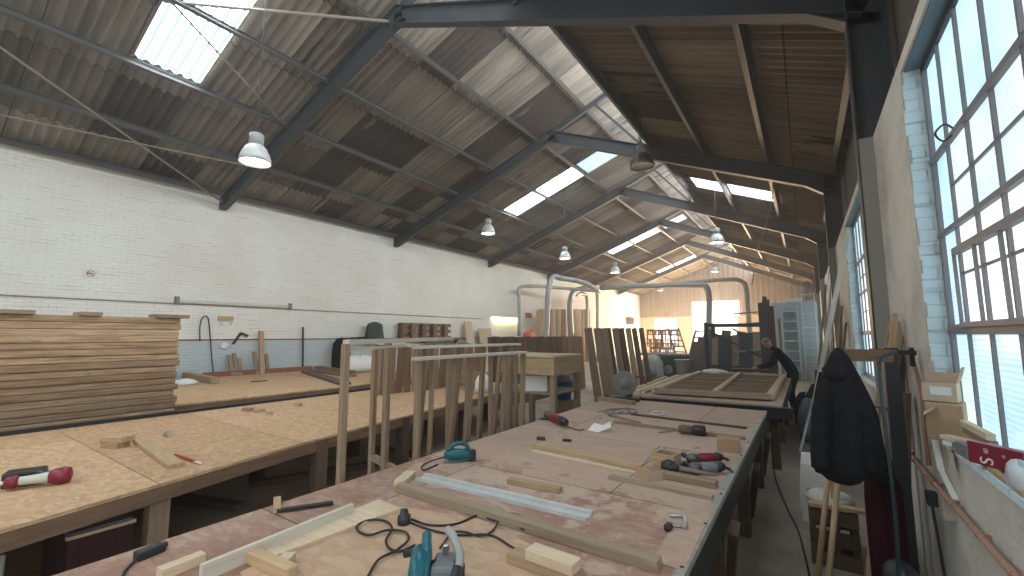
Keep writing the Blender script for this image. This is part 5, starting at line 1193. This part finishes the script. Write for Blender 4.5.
for k, (a, b, l) in enumerate((((.0, 3.45, .0), (.14, 3.85, .78), 'nearer the camera'), ((-.04, 3.7, 0), (.1, 3.95, .86), 'nearer the slatted crate'))):
    S('broomstick', 'pale wooden broomstick leaning under the black jacket, ' + l, 'broomstick', MB().tube([a, b], .018, 10), M['pine'], smooth=True)
S('upright_stick', 'short pale stick standing in the crate below the jacket hem', 'stick', MB().beam((.1, 4.2, .05), (.12, 4.15, .78), .05, .03, (0, 1, 0)), M['pine'])
S('storage_bundle', 'dark bundle of pipes and rags at the wall foot below the jacket', 'bundle', cloth_shape((.36, 3.3, .45), .2, .45, .4, 41), M['black'], smooth=True)
S('floor_cable', 'black cable snaking along the floor between bench and right wall', 'cable', MB().tube(curve([G(776, 425, .01), G(778, 445, .01), G(774, 470, .01), G(786, 505, .01), G(798, 530, .01), G(806, 560, .01), G(812, 590, .01)], 6), .007, 6), M['cable'])

# wall pipe, socket
t = T('copper_pipe', 'long copper pipe clipped low along the right wall', 'pipe')
t.part('pipe', MB().tube([(XF - .035, 1.2, .85), (XF - .035, 5.6, .85)], .014, 10), M['copper'], smooth=True)
for y_ in (2.0, 2.35, 2.72, 3.1, 3.5, 4.3, 4.68):
    t.part('pipe_clip', MB().lathe([(.014, -.005), (.0175, -.005), (.0175, .005), (.014, .005)], (XF - .035, y_, .85), (0, 1, 0), 10).box(XF - .02, XF, y_ - .006, y_ + .006, .842, .858), M['copper'])
t.done()
a = GX(945, 508, XF - .03)
t = T('wall_socket', 'cream wall socket with a black plug below the copper pipe', 'socket'); y_, z_ = a.y, a.z
t.part('back_box', MB().box(XF - .045, XF, y_ - .05, y_ + .07, z_ - .05, z_ + .07), M['cream_box'], bev=.004)
t.part('plug', MB().box(XF - .09, XF - .045, y_ + .05, y_ + .1, z_ - .02, z_ + .06), M['black'], bev=.006)
t.part('cable', MB().tube(curve([(XF - .07, y_ + .07, z_ - .01), (XF - .06, y_ + .06, z_ - .2), (XF - .05, y_ + .03, z_ - .45), (XF - .04, y_ - .02, .02)], 5), .007, 6), M['cable']); t.done()
S('white_strip', 'curved white strip hanging down the wall from the window sill', 'strip', MB().beam(GX(934, 434, XF - .02), GX(941, 470, XF - .02), .03, .012, (0, 1, 0)).beam(GX(941, 470, XF - .02), GX(956, 500, XF - .015), .025, .012, (0, 1, 0)), M['paper'])
# on the window sill
ZS = WZ0 + .012
t = T('cardboard_box', 'open cardboard box with a paper label on the window sill', 'box')
cx, cy = .635, 3.2
c = V((.62, 3.12, ZS)); L, W_, H = .17, .12, .12; zb = ZS + .14
yw = -.35; e1 = V((math.cos(yw), math.sin(yw), 0)); e2 = V((-e1.y, e1.x, 0)); c = V((.61, 3.37, ZS + .205)); L, W_, H = .135, .11, .1
for s in (-1, 1):
    t.part('side_panel', MB().rbox(c + e2 * s * W_ / 2, L, .005, H, yw), M['card2'], label='side of the box'); t.part('end_panel', MB().rbox(c + e1 * s * L / 2, W_, .005, H, yw + math.pi / 2), M['card2'])
t.part('bottom_panel', MB().rbox(c, L, W_, .005, yw), M['card'])
t.part('flap', MB().frame(c + e2 * W_ / 2 - e1 * L / 2 + V((0, 0, H)), e1 * L, e2 * .04 + V((0, 0, .05)), V((0, .003, 0))), M['card'])
t.part('flap', MB().frame(c + e1 * L / 2 - e2 * W_ / 2 + V((0, 0, H)), e2 * W_, e1 * .03 + V((0, 0, .09)), V((.003, 0, 0))), M['card'])
t.part('label', MB().frame(c - e2 * (W_ / 2 + .004) - e1 * .035 + V((0, 0, .035)), e1 * .085, V((0, 0, .045)), -e2 * .001), M['paper'], label='white paper label'); t.done()
t = T('cardboard_box', 'crushed brown cardboard box under the open one on the window sill', 'box')
t.part('body', MB().rbox((.62, 3.36, ZS), .15, .17, .2, -.3), M['card'], bev=.006); t.part('flap', MB().frame((.555, 3.26, ZS + .17), (.02, .07, .02), (-.05, -.01, -.04), (.001, 0, .003)), M['card2']); t.done()
sill = [((.62, 3.14), .2, .05, .022, 1.2, 'white_edge', 'pale slat on the window sill under the crushed box'), ((.62, 3.08), .17, .05, .02, .6, 'paper', 'white slat lying askew on the window sill'),
        ((.60, 3.02), .16, .05, .02, 2.2, 'pale', 'pine slip poking out over the window sill edge')]
for (c, L, w, h, yw, m, l) in sill: S('sill_offcut', l, 'timber', MB().rbox((c[0], c[1], ZS + .012 * sill.index((c, L, w, h, yw, m, l)) * 2), L, w, h, yw), M[m])
S('hanging_flap', 'brown cardboard flap hanging over the sill edge beside the white strip', 'cardboard', MB().frame((.59, 3.2, ZS + .02), (-.012, -.08, .0), (-.02, -.03, -.11), (.003, 0, .001)), M['card2'])
S('grey_carton', 'flat grey carton on the sill beside the crimson packet', 'carton', MB().rbox((.625, 2.93, ZS), .1, .13, .06, .1), M['leather'], bev=.004)
for k, (dz, m, l) in enumerate(((0, 'pine', 'lowest'), (.032, 'stud', 'middle'), (.064, 'pale', 'top'))):
    S('window_batten', 'pine batten stacked along the window glass, ' + l + ' of three', 'timber', MB().beam((.672 - .008 * k, 3.22, ZS + .05 + dz), (.672 - .006 * k, 2.84, ZS + .05 + dz), .03, .03), M[m])
S('sill_spacer', 'low pine spacer carrying the three stacked battens by the glass', 'timber', MB().box(.655, .687, 2.84, 3.2, ZS, ZS + .034), M['grey_wood'])
t = T('crimson_packet', 'crimson packet with white lettering on the window sill', 'packet')
c = V((.635, 2.66, ZS + .02)); yw = -.92; L, W_, H = .2, .045, .09; e1 = V((math.cos(yw), math.sin(yw), 0)); e2 = V((-e1.y, e1.x, 0))
t.part('body', MB().rbox(c, L, W_, H, yw), M['crimson'], bev=.003)
def text(s_, size, origin, ex, ey, nm='lettering'):
    cu = bpy.data.curves.new('txt', 'FONT'); cu.body = s_; cu.size = size; cu.extrude = .0006; o = bpy.data.objects.new('txt', cu); COL.objects.link(o)
    dg = bpy.context.evaluated_depsgraph_get(); me = bpy.data.meshes.new_from_object(o.evaluated_get(dg)); bpy.data.objects.remove(o)
    ex, ey = V(ex).normalized(), V(ey).normalized(); ez = ex.cross(ey)
    me.transform(Matrix(((ex.x, ey.x, ez.x, origin[0]), (ex.y, ey.y, ez.y, origin[1]), (ex.z, ey.z, ez.z, origin[2]), (0, 0, 0, 1))))
    me.materials.clear(); return me
fo = c - e2 * (W_ / 2 + .001)
t.part('lettering', text('S', .07, fo - e1 * .005 + V((0, 0, .006)), (0, 0, 1), -e1), M['paper'])
t.part('lettering', text('IEI', .022, fo - e1 * .02 + V((0, 0, .052)), (0, 0, 1), -e1), M['paper'])
t.part('lettering', text('III', .016, fo + e1 * .04 + V((0, 0, .05)), (0, 0, 1), -e1), M['paper'])
t.done()
sack('bubble_wrap', 'crumpled clear bubble wrap on the nearest part of the sill', (.625, 2.42, ZS), .035, .09, .1, 'plastic_bag', 51)
S('sill_lath', 'thin pine lath lying along the front of the window sill', 'timber', MB().beam((.615, 2.85, ZS + .01), (.605, 2.3, ZS + .01), .02, .018), M['pine'])
S('sill_lath', 'second pine lath lying against the crimson packet', 'timber', MB().beam((.66, 2.85, ZS + .01), (.66, 2.3, ZS + .01), .025, .02), M['stud'])
